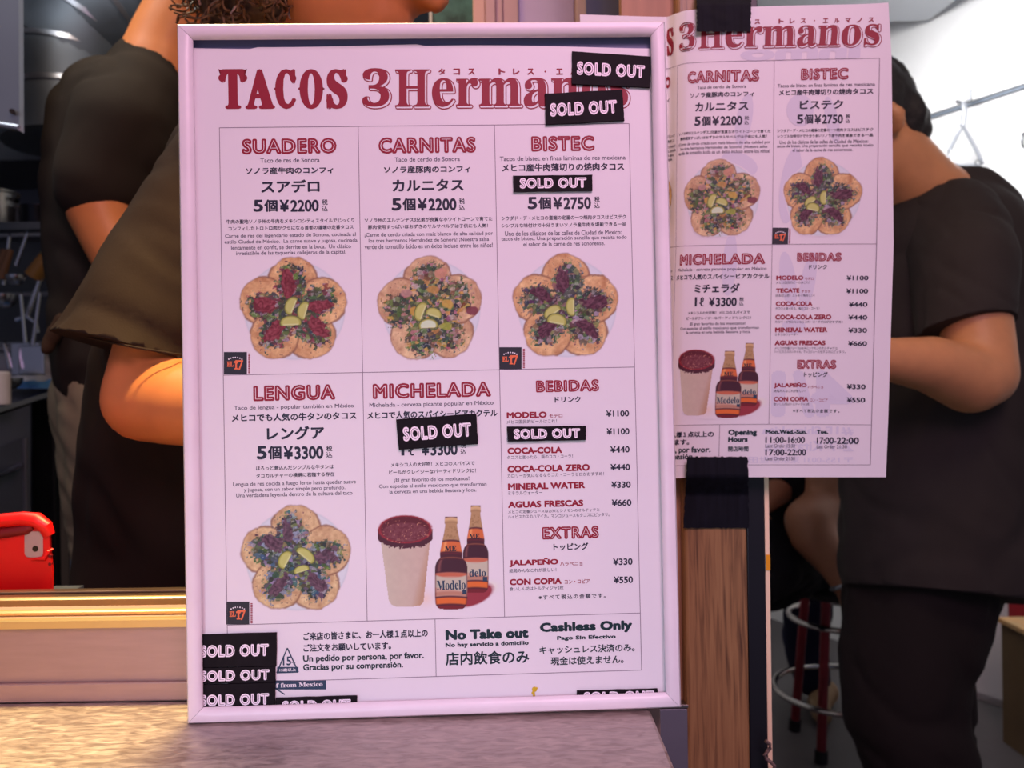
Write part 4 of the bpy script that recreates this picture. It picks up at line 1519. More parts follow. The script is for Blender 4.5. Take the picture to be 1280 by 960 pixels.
mbs = MB()
mbs.add(np.vstack([loc2(pos), loc2(back)]), Fc + Fb)
sheet2 = mbs.build('menu_sheet', M_PAPER, m2, True, True)
sheet2.data.polygons.foreach_set('use_smooth', [True] * len(sheet2.data.polygons))
pr = Print()
rules(pr, 'x', float(px2uv2(899, 556)[0]))
emit(pr, 'x', 'ruled_lines', mapper2, sheet2)
print_menu(sheet2, mapper2, True)
pr = Print()
for r in FOOT2:
    lettering(pr, 'x', *r, to=px2uv2)
emit(pr, 'x', 'opening_hours_lettering', mapper2, sheet2)
# print of the other side showing faintly through, mirrored
pr = Print()


def ghost(s, x0, x1, y0, y1, r=.03, serif=False):
    v, t = fat(boldserif(s) if serif else s, r, 8)
    v = v * np.array([-1, 1])
    uv, t = place((v, t), x0, x1, y0, y1, px2uv2)
    pr.add('x', uv, t[:, ::-1], 0.4, GHOST)


ghost('4/1', 964, 1067, 463, 522, .055)
ghost('#1F Shimokita', 952, 1067, 533, 544)
ghost('2-7 Kitazawa', 955, 1067, 551, 564)
ghost('〒155-0031 東京都世田谷区', 905, 1066, 570.5, 579, .015)
ghost('inmo', 925, 1076, 56, 75, .05)


def gpoly(pts, n=1):
    c = np.mean(pts, 0)
    v = [px2uv2(*c)] + [px2uv2(*p) for p in pts]
    k = len(pts)
    pr.add('x', np.array(v), [(0, 1 + (i + 1) % k, 1 + i) for i in range(k)], 0.4, GHOST)


def gell(cx, cy, rx, ry, a=0, n=18):
    ca, sa = math.cos(math.radians(a)), math.sin(math.radians(a))
    gpoly([(cx + rx * math.cos(t) * ca - ry * math.sin(t) * sa, cy + rx * math.cos(t) * sa + ry * math.sin(t) * ca) for t in np.linspace(0, 6.283, n, endpoint=False)])


gell(924, 205, 24, 14, 20)
gell(988, 232, 13, 48, 8)
gell(1000, 138, 17, 20)
gell(930, 150, 10, 34, 10)
gell(985, 350, 10, 36, -8)
gell(1010, 352, 9, 38, 10)
gell(1040, 150, 8, 30, -12)
gell(912, 330, 9, 40, 4)
gell(992, 408, 15, 9, 0)
for k_, it in enumerate(pr.parts['x']):
    one = Print()
    one.add('x', *it)
    emit(one, 'x', 'show_through_print', mapper2, sheet2)


# ---- cloth tape pieces holding the second sheet
def tape(label, p0, p1, y0, y1, drow, seed):
    rr = random.Random(seed)
    nx, ny = 26, 30
    V = []
    for k in (0, 1):
        for j in range(ny + 1):
            t = j / ny
            jl = rr.uniform(-1.2, 1.2) if k == 0 else 0
            for i in range(nx + 1):
                s = i / nx
                x = p0(t) + (p1(t) - p0(t)) * s
                y = y0 + (y1 - y0) * t
                if i in (0, nx):
                    x += rr.uniform(-.9, .9)
                if j in (0, ny):
                    y += 1.6 * mnoise.noise(Vector((i * .9, seed, j)))
                d = drow(t) - (.0004 if k == 0 else 0) - .0006 * max(0, mnoise.noise(Vector((s * 3, t * 4, seed))))
                V.append(tuple(P(x, y, d)))
    m = (nx + 1) * (ny + 1)
    Fc = []
    for j in range(ny):
        for i in range(nx):
            a = j * (nx + 1) + i
            b = a + 1
            c = a + nx + 2
            d = a + nx + 1
            Fc.append((d, c, b, a))
            Fc.append((m + a, m + b, m + c, m + d))
    for j in range(ny):
        for i in (0, nx):
            a = j * (nx + 1) + i
            d = a + nx + 1
            Fc.append((a, d, m + d, m + a))
    for i in range(nx):
        for j in (0, ny):
            a = j * (nx + 1) + i
            Fc.append((a, a + 1, m + a + 1, m + a))
    o = MB().add(V, Fc).build('cloth_tape', M_TAPE, smooth=True)
    return tag(o, label, 'tape', 'black cloth tape strips on the second menu')


tape('ribbed black cloth tape over the top edge of the second menu', lambda t: 871 + t * .5, lambda t: 939 - t, -14, 39.5, lambda t: .7000 if t > .35 else .7085 - (.0085) * t / .35, 3)
tape('black cloth tape over the bottom edge of the second menu on the wooden post', lambda t: 859.5 - t * 5, lambda t: 934.5 + t * 1.5, 571, 660, lambda t: .6990 if t < .28 else .6990 + min(1, (t - .28) / .25) * .0152, 8)


# ================================================================ kitchen behind the counter (left)
M_DUCT = mat('galvanised_steel', (118, 126, 136), 0.58, 0.9, 0.10, 8, 0.08, rvar=0.1)
M_HOOD = mat('hood_steel', (170, 172, 180), 0.30, 0.9, 0.06, 5)
M_DRAW = mat('dark_steel_drawer', (98, 104, 114), 0.42, 0.45, 0.06, 6)


def slabpts(pts, d0, th):
    """a panel whose face follows photo points at a distance, with thickness going away from the lens"""
    return [tuple(P(x, y, d0)) for x, y in pts] + [tuple(P(x, y, d0) + CF * th) for x, y in pts]


hood = thing('extractor_hood', 'stainless steel extractor hood edge at the upper left', 'hood', tuple(P(15, 160, 1.25)))
MB().hull8([tuple(P(-70, 139, 1.25)), tuple(P(24, 163, 1.25)), tuple(P(24, -60, 1.25)), tuple(P(-70, -60, 1.25)),
            tuple(P(-110, 135, 1.75)), tuple(P(16, 150, 1.75)), tuple(P(16, -60, 1.75)), tuple(P(-110, -60, 1.75))]).build('body', M_HOOD, hood)
MB().hull8([tuple(P(24, 163, 1.246)), tuple(P(30, 167, 1.24)), tuple(P(29, -60, 1.24)), tuple(P(23, -60, 1.246)),
            tuple(P(24, 160, 1.76)), tuple(P(27.5, 162, 1.76)), tuple(P(27, -60, 1.76)), tuple(P(23, -60, 1.76))]).build('edge_flange', mat('bright_flange', (216, 220, 226), 0.3, 0.8), hood)
MB().tube([P(-80, 143, 1.243), P(24, 160, 1.243)], 0.005, 8).build('drip_lip', M_HOOD, hood, smooth=True)
MB().tube([P(15, 139, 1.25), P(15, 139, 1.243)], 0.004, 10).build('screw', M_DARK, hood)

duct = thing('ventilation_duct', 'segmented galvanised ventilation duct elbow above the workers', 'duct', tuple(P(110, 110, 2.1)))
# five gores, each its own ring
arc = []
cx, cy, Rr = 205, 175, 128
path = [(250, 8), (205, -8), (160, 2), (115, 28), (88, 72), (84, 124), (88, 180)]
for i in range(len(path) - 1):
    (xa, ya), (xb, yb) = path[i], path[i + 1]
    MB().tube([P(xa, ya, 2.1), P(xb, yb, 2.1)], 0.158, 28, cap=True).build('duct_segment', M_DUCT, duct, smooth=True)
for (x, y), (x2, y2) in zip(path[1:-1], path[2:]):
    pv = P(x, y, 2.1)
    d_ = P(x2, y2, 2.1) - pv
    d_ /= np.linalg.norm(d_)
    MB().tube([pv - d_ * .006, pv + d_ * .006], 0.163, 28).build('seam_band', M_HOOD, duct, smooth=True)
# large side duct behind, with its bright rim
d2 = thing('side_duct', 'dark round duct behind the elbow with a thin bright rim', 'duct', tuple(P(60, 90, 2.4)))
MB().tube([P(20, 20, 2.53), P(62, 92, 2.50)], 0.17, 28).build('pipe', mat('dark_duct', (84, 88, 96), 0.4, 0.7), d2, smooth=True)
MB().tube([P(41 + 9 * t + 22 * t * t, 52 + 78 * t, 2.0) for t in np.linspace(0, 1, 12)], 0.004, 8).build('bright_rim', M_HOOD, duct, smooth=True)
box('blue_wall_panel', -1.95, -0.6, 2.70, 2.745, 1.70, 2.05, mat('slate_blue_panel', (98, 104, 124), 0.5), None)
tag(bpy.data.objects['blue_wall_panel'], 'slate blue wall panel under the ducts', 'panel')
wsh = box('wall_shelf', -1.95, -0.6, 2.35, 2.69, P(0, 207, 2.4)[2], P(0, 180, 2.4)[2], mat('black_shelf', (66, 68, 76), 0.5), None, 0.004)
tag(wsh, 'thick dark shelf above the hanging utensils', 'shelf')
rk = thing('utensil_rack', 'steel hanging rail rack behind the workers at far left', 'rack', tuple(P(30, 290, 2.0)))
for y in (292, 366, 428):
    MB().tube([P(-60, y + 4, 2.05), P(110, y, 2.0)], 0.006, 8).build('rail', M_HOOD, rk, smooth=True)
for x in (-50, 100):
    MB().tube([P(x, 205, 2.05), P(x, 450, 2.05)], 0.007, 8).build('upright', M_DRAW, rk, smooth=True)
M_UT = mat('utensil_steel', (176, 180, 190), 0.22, 1.0)
uts = [('ladle', 12, 296, -8, 60, 0.035, 'steel ladle'), ('ladle', 34, 292, -14, 40, 0.024, 'small steel ladle'), ('skimmer', 26, 368, 6, 66, 0.034, 'steel skimmer'),
       ('spatula', 50, 366, -10, 70, 0.03, 'steel spatula'), ('ladle', 6, 430, 6, 30, 0.028, 'short steel ladle')]
for k, (nm, x, y, dx, ln, r, lab) in enumerate(uts):
    dk = 1.98 - .035 * k
    t_ = thing(nm, lab + (' hanging from the %s rail of the kitchen rack' % ('upper' if y < 330 else 'middle' if y < 400 else 'lower')), nm, tuple(P(x, y, dk)))
    MB().tube([P(x, y - 3, dk + .01), P(x, y, dk), P(x + dx, y + ln, dk)], [.003, .004, .005], 8).build('handle', M_UT, t_, smooth=True)
    c = P(x + dx, y + ln + 12, dk - .01)
    if nm == 'ladle':
        prof = [(r * math.sin(a), -r * math.cos(a)) for a in np.linspace(0.05, 1.55, 8)] + [(r * .92 * math.sin(a), -r * .92 * math.cos(a)) for a in np.linspace(1.55, 0.05, 8)]
        MB().lathe(prof, c, 18).build('bowl', M_UT, t_, smooth=True)
    else:
        MB().box(c[0] - r, c[0] + r, c[1] - .004, c[1] + .004, c[2] - r * 1.3, c[2] + r, bev=.003).build('blade', M_UT, t_)
# pots on the shelf line
for k, (x, y, r, h, lab, colr) in enumerate(((-4, 285, .055, .09, 'bright steel pot at the far left under the shelf', (210, 214, 220)), (47, 285, .042, .05, 'dark frying pan standing beside the bright pot', (44, 46, 52)))):
    t_ = thing('cooking_pot', lab, 'pot', tuple(P(x, y, 2.2)))
    c = P(x, y, 2.2)
    MB().lathe([(r * .9, 0), (r, .01), (r, h), (r * 1.06, h + .004), (r * 1.06, h + .008), (r * .95, h + .006), (r * .93, .012)], c, 24).build('pot_body', mat('pot_%d' % k, colr, 0.3, 0.9), t_, smooth=True)
    MB().tube([c + np.array([r, 0, h * .8]), c + np.array([r + .015, -.02, h * .85]), c + np.array([r + .03, -.04, h * .85])], .006, 8).build('handle', M_DARK, t_, smooth=True)
c = P(20, 285, 2.2)
box('pot_board', c[0] - .15, c[0] + .12, 2.12, 2.30, c[2] - .02, c[2] - .0005, M_DRAW, rk)
# tongs with yellow and brown handles
tg = thing('scraper', 'scraper with a yellow and brown handle hanging on the rack', 'scraper', tuple(P(52, 330, 1.9)))
MB().tube([P(62, 304, 1.95), P(58, 318, 1.95)], [.014, .012], 10).build('yellow_grip', mat('yellow_plastic', (226, 206, 60), 0.4), tg, smooth=True)
MB().tube([P(58, 322, 1.95), P(42, 346, 1.95)], [.018, .022], 10).build('brown_grip', mat('brown_plastic', (120, 84, 36), 0.4), tg, smooth=True)
MB().tube([P(50, 348, 1.95), P(34, 395, 1.95)], .0065, 8).build('shaft', M_UT, tg, smooth=True)
MB().tube([P(20, 400, 1.95), P(34, 395, 1.95), P(46, 404, 1.95), P(46, 416, 1.95)], .006, 8).build('fork_head', M_UT, tg, smooth=True)
wf = thing('wooden_spatula', 'pair of brown wooden handles hanging at the far left', 'spatula', tuple(P(6, 350, 1.95)))
for x in (2, 9):
    MB().tube([P(x + 4, 312, 1.95), P(x - 8, 348, 1.95)], [.008, .012], 8).build('handle', mat('brown_wood_grip', (120, 84, 56), 0.5), wf, smooth=True)

# back counter with drawers
bc = thing('kitchen_worktop_unit', 'dark steel kitchen unit with worktop and drawer at the far left', 'cabinet', tuple(P(0, 640, 1.9)))


def fp(x, y, d):
    return tuple(P(x, y, d))


MB().hull8([fp(-90, 545, 1.70), fp(66, 494, 2.0), fp(66, 488, 2.0), fp(-90, 538, 1.70), fp(-90, 520, 2.4), fp(66, 482, 2.55), fp(66, 476, 2.55), fp(-90, 512, 2.4)]).build('worktop', M_HOOD, bc)
MB().hull8([fp(-90, 1000, 1.72), fp(38, 1000, 1.95), fp(38, 506, 1.95), fp(-90, 550, 1.72), fp(-90, 960, 2.4), fp(38, 960, 2.5), fp(38, 492, 2.5), fp(-90, 520, 2.4)]).build('body', M_DRAW, bc)
MB().hull8([fp(-80, 760, 1.712), fp(32, 740, 1.935), fp(32, 546, 1.935), fp(-80, 590, 1.712), fp(-80, 760, 1.73), fp(32, 740, 1.953), fp(32, 546, 1.953), fp(-80, 590, 1.73)]).build('drawer', mat('drawer_front', (88, 94, 104), 0.4, 0.45), bc)
MB().tube([fp(-70, 606, 1.68), fp(-20, 600, 1.78), fp(12, 588, 1.86), fp(24, 582, 1.92)], .008, 8).build('drawer_handle', M_UT, bc, smooth=True)
MB().tube([fp(31, 548, 1.93), fp(34, 740, 1.94)], .006, 8).build('corner_trim', M_HOOD, bc, smooth=True)
bx = thing('clear_food_container', 'clear plastic food container on the kitchen worktop', 'container', fp(25, 482, 2.1))
a_, b_ = P(0, 480, 2.15), P(38, 440, 2.15)
MB().box(a_[0], b_[0], 2.1, 2.28, a_[2], b_[2], bev=.008).build('tub', mat('clear_tub', (150, 152, 164), 0.2, 0, trans=0.35), bx)
MB().box(a_[0] - .005, b_[0] + .005, 2.095, 2.285, b_[2] + .0005, b_[2] + .012, bev=.004).build('lid', mat('grey_lid', (110, 112, 122), 0.3), bx)
bx = thing('clear_bag', 'bag of pale packets beside the clear container', 'bag', fp(52, 486, 2.1))
mb = MB()
mb.tube([P(52, 486, 2.12), P(53, 470, 2.12), P(52, 455, 2.12), P(54, 442, 2.12)], [.024, .026, .024, .010], 14)
mb.build('bag_body', mat('pale_bag', (168, 160, 170), 0.4, 0, 0.25, 40, 0.6, bdist=.01), bx, smooth=True)


def cloth(name, lab, x0, x1, y, d, rgb, hgt, seed):
    V = []
    n = 24
    for j in range(13):
        for i in range(n + 1):
            s = i / n
            t = j / 12
            p = P(x0 + (x1 - x0) * s, y, d)
            z = hgt * (.4 + .6 * abs(mnoise.noise(Vector((s * 4, t * 3, seed))))) * math.sin(math.pi * min(1, max(0, s)))**.4 * math.sin(math.pi * t)**.5
            V.append((p[0], p[1] + t * .16, p[2] + z))
    m = len(V)
    V += [(x, yy, P(0, y, d)[2] - .004 if 0 else min(v_[2] for v_ in V[:m]) - .003) for x, yy, z in V[:m]]
    f = []
    for j in range(12):
        for i in range(n):
            a = j * (n + 1) + i
            f.append((a, a + 1, a + n + 2, a + n + 1))
            f.append((m + a + n + 1, m + a + n + 2, m + a + 1, m + a))
    o = MB().add(V, f).build(name, mat(name + '_cloth', rgb, 0.8, 0, 0.08, 60, 0.3), smooth=True)
    return tag(o, lab, 'cloth')


cloth('white_towel', 'folded white towel on the kitchen worktop', -6, 38, 484, 1.99, (196, 192, 208), .045, 3).location.z += .012
cloth('blue_towel', 'bright blue cloth along the worktop edge', 4, 64, 497, 1.93, (84, 142, 204), .035, 9).location.z += .022
tag(MB().lathe([(.02, 0), (.022, .002), (.022, .07), (.018, .075)], P(0, 506, 1.80), 16).build('white_cup', mat('white_ceramic', (214, 206, 196), 0.4), smooth=True), 'white cup at the far left edge of the worktop', 'cup')
# black recess and the grey-blue appliance pillar next to it
rec = box('black_appliance', P(40, 600, 2.2)[0], P(68, 600, 2.2)[0], 2.2, 2.6, KF + .001, P(0, 500, 2.2)[2], mat('black_appliance', (24, 26, 28), 0.4), None, 0.004)
tag(rec, 'black appliance under the worktop beside the blue towel', 'appliance')
pl = thing('steel_stand_column', 'tall bluish steel stand column behind the trousers', 'stand', tuple(P(88, 740, 1.75)))
for x0, x1, c, dd in ((74, 84, (92, 78, 62), 0), (84, 97, (122, 132, 146), .004), (97, 101, (50, 52, 58), .01), (101, 108, (112, 122, 136), .004)):
    a_, b_ = P(x0, 540, 1.75), P(x1, 540, 1.75)
    box('column_strip', a_[0], b_[0] - .0003, 1.75 + dd, 1.78 + dd, KF + .001, a_[2] + .02, mat('column_%d_%d_%d' % c, c, 0.4, 0.5), pl)
fb = box('grey_bin', P(44, 700, 2.35)[0], P(72, 700, 2.35)[0] - .002, 2.05, 2.19, KF + .001, P(0, 642, 2.05)[2], mat('pale_blue_grey_plastic', (122, 128, 140), 0.5), None, 0.01)
tag(fb, 'pale grey bin on the kitchen floor beside the red tablet', 'bin')

# framed poster with leafy print behind the worker's head
po = thing('green_poster', 'dark green patterned poster left of the mauve door', 'poster', tuple(P(566, 60, 1.6)))
a_, b_ = P(541, 60, 1.58), P(594, -80, 1.58)
box('poster_print', a_[0], b_[0], 1.58, 1.584, 1.45, b_[2], mat('green_leaf_print', (40, 48, 44), 0.5, 0, 0.5, 22, ramp2=(92, 132, 122), detail=6), po)
box('poster_edge', a_[0] - .006, a_[0] - .0005, 1.577, 1.587, 1.45, b_[2], mat('white_edge', (220, 200, 190), 0.5), po)
box('poster_board', a_[0] - .006, b_[0] + .01, 1.5875, 1.60, KF, b_[2], mat('cream_board', (190, 170, 150), 0.6), po)

# ================================================================ red tablet on the sill
tab = thing('red_tablet', 'tablet in a thick red case standing at the left behind the sill', 'tablet', tuple(P(20, 745, 0.70)))
td = 0.69
pz = P(0, 745, td)[2]


def rrect(x0, x1, y0, y1, r, n=6):
    out = []
    for cx_, cy_, a0 in ((x1 - r, y0 + r, -90), (x1 - r, y1 - r, 0), (x0 + r, y1 - r, 90), (x0 + r, y0 + r, 180)):
        for k in range(n + 1):
            a = math.radians(a0 + 90 * k / n)
            out.append((cx_ + r * math.cos(a), cy_ + r * math.sin(a)))
    return out


def prism(pts, d, th, bev=0.0015):
    n = len(pts)
    c = np.mean(pts, 0)
    V = []
    for (dd, sc_) in ((d + th, .985), (d + th - bev, 1), (d + bev, 1), (d, .975)):
        V += [tuple(P(c[0] + (x - c[0]) * sc_, c[1] + (y - c[1]) * sc_, dd)) for x, y in pts]
    f = [tuple(range(n)), tuple(range(3 * n, 4 * n))[::-1]]
    for k in range(3):
        f += [(k * n + i, (k + 1) * n + i, (k + 1) * n + (i + 1) % n, k * n + (i + 1) % n) for i in range(n)]
    return V, f


M_RED = mat('red_foam_case', (236, 16, 12), 0.42, 0, 0.04, 30)
V, f = prism([(-190, 690), (-190, 745), (-185, 748), (62, 748), (67, 742), (67.5, 712), (65, 690), (64, 668), (60, 655), (50, 648), (35, 647), (20, 648), (-150, 660), (-180, 670)], td, .022, .004)
MB().add(V, f).build('case', M_RED, tab, smooth=True)
# carrying handle loop above
MB().tube([P(-150, 655, td + .006), P(-60, 655, td + .002), P(0, 651, td + .0), P(30, 648.5, td + .0), P(46, 650, td), P(57, 658, td), P(61, 668, td + .002)], [.006, .006, .006, .0062, .0066, .006, .005], 14).build('handle', M_RED, tab, smooth=True)
MB().tube([P(-60, 669, td - .0005), P(0, 667, td - .0005), P(34, 661.5, td - .0005), P(41, 658, td)], [.0046, .0046, .0044, .003], 12).build('handle_slot', mat('deep_red_slot', (120, 10, 16), 0.6), tab, smooth=True)
V, f = prism(rrect(30.5, 54, 664, 697, 6), td - .0006, .004, .0006)
MB().add(V, f).build('camera_window', mat('silver_beige_back', (196, 176, 168), 0.35, 0.3), tab)
cc = P(44, 686, td - .0008)
MB().tube([cc + CF * .001, cc], .0026, 18).build('camera_lens', mat('black_lens', (12, 10, 14), 0.15), tab, smooth=True)
for y in (695, 705):
    c2 = P(62.5, y, td + .0002)
    MB().tube([c2 + CF * .002, c2 - CF * .0006], .0014, 10).build('button', mat('dark_red_hole', (110, 8, 12), 0.5), tab)
MB().tube([P(40, 699, td - .0008), P(56, 698, td - .0006), P(60, 689, td), P(66, 686, td + .003)], [.0012, .0022, .0022, .001], 8).build('case_ridge', M_RED, tab, smooth=True)
box('stand_foot', P(-190, 745, td)[0], P(66, 745, td)[0], td, td + .05, KF, pz - .004, M_DRAW, tab)

# ================================================================ room on the right
cup_ = thing('white_cabinet', 'low white cabinet against the white wall, right of the trousers', 'cabinet', wpt(-.1, -.05, 0))
wslab('cabinet_body', -.20, .02, -.10, -.003, .001, .56, mat('cabinet_white', (214, 204, 206), 0.5), cup_)
wslab('door', -.195, .015, -.115, -.1005, .03, .55, mat('cabinet_white', (214, 204, 206), 0.5), cup_)
# broad board along the wall with its shadow below laid in as a grey strip
zt = 1.08 + (480 - 137) / F * 2.85
yb0 = 1.08 + .362 * 2.64
brd = wslab('wall_board', -2.0, 2.2, -.022, -.001, yb0, yb0 + .115, mat('white_board', (240, 240, 238), 0.55))
brd.name = 'trim_2'
struct(brd)
gp = wslab('shadow_strip', -2.0, 2.2, -.012, -.001, yb0 - .012, yb0 - .0008, mat('grey_shadow', (120, 130, 142), 0.5))
gp.name = 'trim_shadow'
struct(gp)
M_CLEAR = mat('clear_acrylic', (176, 180, 186), 0.1, 0, trans=0.35)
M_HOOK = mat('hook_steel', (120, 122, 126), 0.3, 0.9)
hd = 2.70
hk = thing('wall_hook', 'small double metal hook on the white board, upper right', 'hook', tuple(P(1205, 120, hd)))
MB().tube([P(1212, 112, hd), P(1212, 126, hd)], .0065, 10).build('hook_pin', M_HOOK, hk, smooth=True)
MB().tube([P(1196, 127, hd - .01), P(1203, 129, hd), P(1212, 127, hd)], .006, 10).build('hook_arm', M_HOOK, hk, smooth=True)
MB().tube([P(1212, 122, hd), P(1212, 121, hd + .10)], .004, 8).build('hook_stem', M_HOOK, hk, smooth=True)
hg = thing('clear_hanger', 'clear plastic hanger hanging from the wall hook', 'hanger', tuple(P(1205, 205, hd)))
MB().tube([P(1204, 128, hd - .006), P(1206, 140, hd - .006), P(1203, 158, hd - .006)], .009, 10).build('neck', M_CLEAR, hg, smooth=True)
MB().tube([P(1204, 158, hd - .006), P(1212, 172, hd - .006), P(1222, 190, hd - .006), P(1228, 205, hd - .006), P(1224, 207, hd - .006), P(1200, 207, hd - .006), P(1185, 204, hd - .006), P(1187, 188, hd - .006), P(1196, 170, hd - .006)], .007, 10, closed=True).build('arms', M_CLEAR, hg, smooth=True)
MB().tube([P(1223 + 4 * math.cos(a), 204 + 4 * math.sin(a), hd - .012) for a in np.linspace(0, 6.283, 14, endpoint=False)], .0025, 8, closed=True).build('ring', M_HOOK, hg, smooth=True)
tag(MB().tube([P(1281 + 4 * math.cos(a), 175 + 9 * math.sin(a), 2.62) for a in np.linspace(0, 6.283, 18, endpoint=False)], .004, 8, closed=True).build('wall_ring', M_HOOK, smooth=True), 'small grey metal ring on the wall at the right photo edge', 'ring')

crate = thing('wooden_box', 'tan wooden box on the floor at the lower right', 'box', (1.6, 2.2, 0))
box('box_body', 1.44, 1.74, 1.95, 2.37, .001, .352, mat('olive_board', (104, 84, 56), 0.6, 0, 0.1, 8), crate)
box('lid', 1.432, 1.748, 1.94, 2.378, .3525, .368, mat('tan_lid', (206, 172, 120), 0.5, 0, 0.1, 12, ramp2=(222, 170, 110)), crate, .002)
rb = box('red_bin', 1.575, 1.69, 2.44, 2.56, .001, .42, mat('dark_red_plastic', (170, 20, 36), 0.5), None, .006)
tag(rb, 'dark red bin behind the wooden box', 'bin')

# stool
stl = thing('red_legged_stool', 'round stool with red metal legs and chrome foot rings', 'stool', (.965, 2.36, 0))
M_CHR = mat('chrome', (214, 210, 206), 0.14, 1.0)
M_RLEG = mat('red_metal_leg', (134, 40, 50), 0.35, 0.5, 0.25, 10)
sx, sy = .965, 2.36
for ang in (225, 135, 45, -45):
    a = math.radians(ang)
    b0 = np.array([sx + .155 * math.cos(a), sy + .15 * math.sin(a), .001])
    b1 = np.array([sx + .11 * math.cos(a), sy + .11 * math.sin(a), .455])
    MB().tube([b0 + (b1 - b0) * .05, b1], .0135, 12).build('leg', M_RLEG, stl, smooth=True)
    MB().tube([b0, b0 + (b1 - b0) * .075], .018, 12).build('rubber_foot', M_DARK, stl, smooth=True)
for R_, z_ in ((.195, .165), (.15, .38)):
    MB().tube([(sx + R_ * math.cos(a), sy + R_ * math.sin(a), z_) for a in np.linspace(0, 6.283, 40, endpoint=False)], .009, 10, closed=True).build('foot_ring', M_CHR, stl, smooth=True)
MB().lathe([(.02, .455), (.15, .455), (.165, .46), (.168, .475), (.15, .488), (.02, .49)], (sx, sy, 0), 28).build('seat', mat('black_vinyl', (24, 22, 24), 0.4), stl, smooth=True)


# ================================================================ people
def remesh(name, chains, voxel, m, parent, fold=0.0, fscale=9, seed=0, smooth=4, ells=(), cuts=()):
    """one continuous surface grown from tapered limbs; chains: lists of (point, radius); ells: (centre, radii, axes)"""
    mb = MB()

    def ball(c, rad, R_=None, nu=18, nv_s=11):
        v = [(0, 0, -1)] + [(math.cos(2 * math.pi * i / nu) * math.sin(math.pi * j / nv_s), math.sin(2 * math.pi * i / nu) * math.sin(math.pi * j / nv_s), -math.cos(math.pi * j / nv_s)) for j in range(1, nv_s) for i in range(nu)] + [(0, 0, 1)]
        f = [(0, 1 + (i + 1) % nu, 1 + i) for i in range(nu)]
        for j in range(nv_s - 2):
            for i in range(nu):
                p = 1 + j * nu
                f.append((p + i, p + (i + 1) % nu, p + nu + (i + 1) % nu, p + nu + i))
        p = 1 + (nv_s - 2) * nu
        f += [(p + i, p + (i + 1) % nu, len(v) - 1) for i in range(nu)]
        v = np.array(v) * np.array(rad)
        if R_ is not None:
            v = v @ np.array(R_).T
        mb.add(v + np.array(c), f)
    for ch in chains:
        for (p, r) in ch:
            ball(p, (r, r, r))
        for (p, r), (q, s_) in zip(ch[:-1], ch[1:]):
            if (Vector(q) - Vector(p)).length > 1e-5:
                mb.tube([p, q], [r, s_], 18)
    for e in ells:
        ball(e[0], e[1], e[2] if len(e) > 2 else None, 24, 16)
    me = bpy.data.meshes.new(name)
    me.from_pydata(mb.v, [], mb.f)
    o = bpy.data.objects.new(name, me)
    C.objects.link(o)
    md = o.modifiers.new('r', 'REMESH')
    md.mode = 'VOXEL'
    md.voxel_size = voxel
    md2 = o.modifiers.new('s', 'SMOOTH')
    md2.factor = 0.5
    md2.iterations = smooth
    dg = bpy.context.evaluated_depsgraph_get()
    dg.update()
    out = bpy.data.meshes.new_from_object(o.evaluated_get(dg))
    out.name = name
    bpy.data.objects.remove(o)
    bpy.data.meshes.remove(me)
    if fold:
        n = len(out.vertices)
        co = np.zeros(n * 3)
        no = np.zeros(n * 3)
        out.vertices.foreach_get('co', co)
        out.vertices.foreach_get('normal', no)
        co = co.reshape(-1, 3)
        no = no.reshape(-1, 3)
        h = np.array([mnoise.noise(Vector((p[0] * fscale + seed, p[1] * fscale, p[2] * fscale * .55))) - .55 * (1 - min(1, 5 * abs(mnoise.noise(Vector((p[0] * fscale * 1.1 + p[2] * fscale * .7, p[1] * fscale, p[2] * fscale * .8 + seed)))))) + .5 * abs(mnoise.noise(Vector((p[0] * fscale * 1.3 + p[2] * fscale * 1.5, p[1] * fscale + seed, p[2] * fscale)))) for p in co])
        co = co + no * (h * fold)[:, None]
        out.vertices.foreach_set('co', co.ravel())
    if cuts:
        bm = bmesh.new()
        bm.from_mesh(out)
        for cp, cn in cuts:
            r_ = bmesh.ops.bisect_plane(bm, geom=bm.verts[:] + bm.edges[:] + bm.faces[:], plane_co=cp, plane_no=cn, clear_outer=True)
            es = [g_ for g_ in r_['geom_cut'] if isinstance(g_, bmesh.types.BMEdge)]
            bmesh.ops.holes_fill(bm, edges=es)
        bm.to_mesh(out)
        bm.free()
    out.polygons.foreach_set('use_smooth', [len(p_.vertices) < 6 for p_ in out.polygons])
    return link(name, out, m, parent)


def hand(wrist, d, palm_n, s=1.0, side=1):
    """palm with four curled fingers and a thumb, as limb chains"""
    w_ = Vector(wrist)
    d = Vector(d).normalized()
    n = Vector(palm_n)
    n = (n - d * n.dot(d)).normalized()
    x = d.cross(n) * side
    ch = []
    for k in (-1.2, -.4, .4, 1.2):
        ch.append([(w_ + d * .005 + x * k * .010 * s, .014 * s), (w_ + d * .085 * s + x * k * .018 * s, .0125 * s)])
    for k, L in ((-1.5, .060), (-.5, .076), (.5, .082), (1.5, .074)):
        b = w_ + d * .09 * s + x * k * .0185 * s
        L *= s
        p1 = b + (d * .9 + n * .35).normalized() * L * .45
        p2 = p1 + (d * .55 + n * .85).normalized() * L * .32
        p3 = p2 + (d * .1 + n * 1.0).normalized() * L * .26
        ch.append([(b, .0098 * s), (p1, .0090 * s), (p2, .0083 * s), (p3, .0075 * s)])
    b = w_ + d * .025 * s + x * .030 * s
    ch.append([(b, .013 * s), (b + (d * .6 + x * .8 + n * .3).normalized() * .035 * s, .011 * s), (b + (d * .8 + x * .6 + n * .8).normalized() * .065 * s, .0095 * s)])
    return ch


